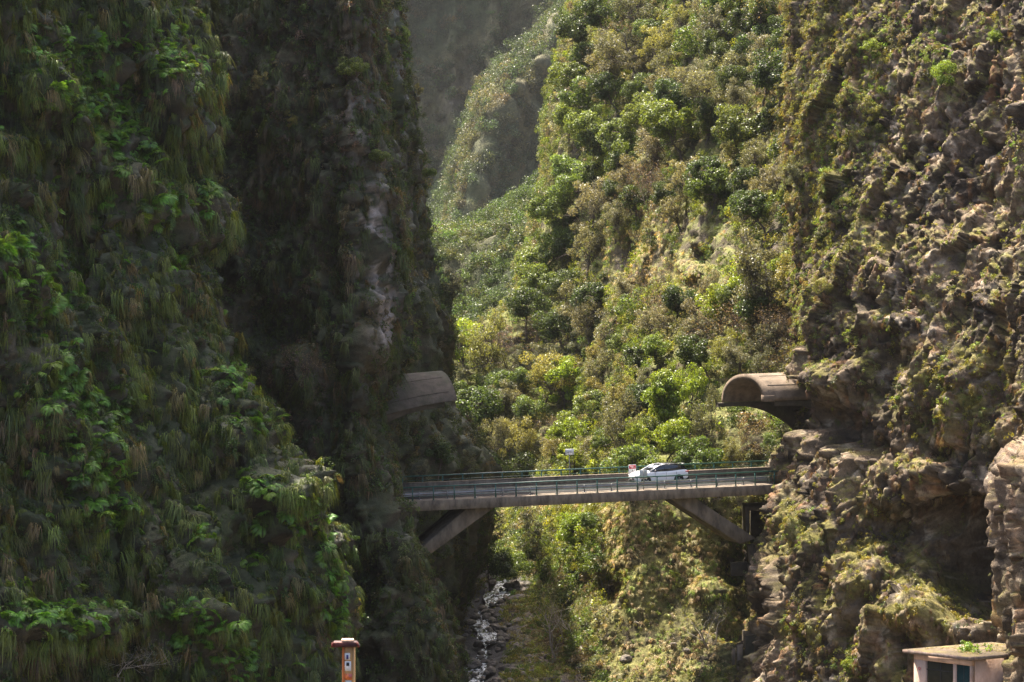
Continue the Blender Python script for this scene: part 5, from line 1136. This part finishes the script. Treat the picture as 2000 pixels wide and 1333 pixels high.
# tuft of bright leaves on the hut roof
rb = empty("roof_plant", HW(.42, .30, .0), label="bright green leafy plant growing on the hut's flat roof", cat="plant")
for k_, (u_, v_, s_) in enumerate([(.35, .28, .85), (.5, .34, .95), (.30, .42, .7), (.22, .24, .6), (.62, .42, .7), (.45, .2, .6)]):
    c = link("leaf_clump", clump("roof_leaves_%d" % k_, 80 + k_, 110, .5, .16, M['leaf_o'], 4, .8), rb); c.location = Vector(HW(u_, v_, .08)) - Vector(rb.location); c.scale = (s_,) * 3; c.color = (.14, .24, .03, 1)
hp = [HW(random.uniform(.05, .95), random.uniform(.1, .95), .0) for _ in range(170)]
hp = np.array(hp); N_ = len(hp)
gn_cover("roof_moss", hp, np.zeros((N_, 3)), np.random.default_rng(5).uniform(.12, .30, N_), np.tile([.22, .18, .03], (N_, 1)) * np.random.default_rng(6).uniform(.5, 1.2, (N_, 1)), np.zeros(N_), fines, "yellow moss scattered over the hut's flat roof")

# ============================================================ boulders
def rock_mesh(seed):
    bm = bmesh.new(); bmesh.ops.create_icosphere(bm, subdivisions=3, radius=1.0); co = np.array([v.co[:] for v in bm.verts])
    f1, f2, cid, tl = worley(co + seed, .95, seed); co2 = co * (1 + .30 * fbm(co + seed, 1.3, 2, seed) - .28 * f1 + .10 * fbm(co, .3, 2, seed))[:, None]; co2[:, 2] *= .68
    for v, c in zip(bm.verts, co2): v.co = c
    me = bpy.data.meshes.new("boulder_%d" % seed); bm.to_mesh(me); bm.free(); me.materials.append(M['boulder']); return me
RM = [rock_mesh(s_) for s_ in range(3, 9)]
rr = np.random.default_rng(42); RK = []
def place_rock(x, y, z, r, label=None, group=None):
    o_ = link("boulder", RM[rr.integers(0, 6)]); o_.location = (x, y, z + r * .18); o_.rotation_euler = (rr.uniform(-.3, .3), rr.uniform(-.3, .3), rr.uniform(0, 6.28)); o_.scale = (r, r * rr.uniform(.75, 1.1), r * rr.uniform(.8, 1.1))
    tag(o_, label, "boulder", group); RK.append(o_); return o_
for i in range(165):
    y = rr.uniform(214, 274); sgn = rr.choice([-1, 1, 1]); x = riv_x(y) + sgn * (rr.uniform(.75, 3.2) if rr.uniform() > .22 else rr.uniform(0, .8)); r = rr.uniform(.16, .62) * (1.0 if rr.uniform() > .12 else 1.6)
    side = "amid the stream" if abs(x - riv_x(y)) < .8 else ("on the left bank" if sgn < 0 else "on the right bank"); stretch = ["at the bottom edge of the view", "of the lowest bend", "of the middle stretch", "beside the white rapids", "at the far visible end"][min(4, int((y - 214) / 12))]
    lab = ("large brown-grey boulder " if r > .62 else "middling brown boulder " if r > .42 else "small dark stone " if r > .28 else "very small dark stone ") + side + " " + stretch
    place_rock(x, y, float(ground_h(x, y)), r, lab, "boulders along the stream bed")
for i in range(60):
    px_, py_ = rr.uniform(985, 1140), rr.uniform(1268, 1345)
    if py_ < 1300 and px_ > 1100: continue
    q = pick(px_, py_); place_rock(q[0], q[1], q[2], rr.uniform(.14, .42), ["small brown stone", "broad brown stone"][int(i % 2)] + " in the " + ("left" if px_ < 1040 else "middle" if px_ < 1090 else "right") + " part of the sunlit stone heap, " + ("upper" if py_ < 1300 else "lower") + " side", "stones in the sunlit heap")
for px_, py_, rp, lb in [(1224, 1285, 14, "large round grey boulder on the sunlit ground right of the stone heap"), (1240, 1215, 7, "small pale boulder half way up the bank above the round boulder"), (1310, 1258, 11, "brown boulder at the foot of the mossy ridge"), (1345, 1270, 9, "brown stone beside the boulder under the mossy ridge"),
                         (1105, 1262, 12, "sunlit stone at the foot of the nearly leafless tree"), (1175, 1318, 8, "stone between the stone heap and the round boulder"), (1400, 1240, 10, "dark boulder below the rock hollow under the bridge")]:
    q = pick(px_, py_); place_rock(q[0], q[1], q[2], rp * q[1] / F, lb)

# ============================================================ haze
m, n, l, out = nmat("haze_air"); pv = n.new("ShaderNodeVolumePrincipled"); pv.inputs["Density"].default_value = HAZE_DENSITY
pv.inputs["Color"].default_value = (.135, .14, .15, 1); pv.inputs["Anisotropy"].default_value = 0.4; l.new(pv.outputs[0], out.inputs["Volume"])
hz = MB().box(-174, 174, -9, 1505, -60.0, 240).build("haze", m); hz["kind"] = "stuff"; hz["label"] = "thin sunlit haze filling the gorge"
SC.cycles.volume_step_rate = 5
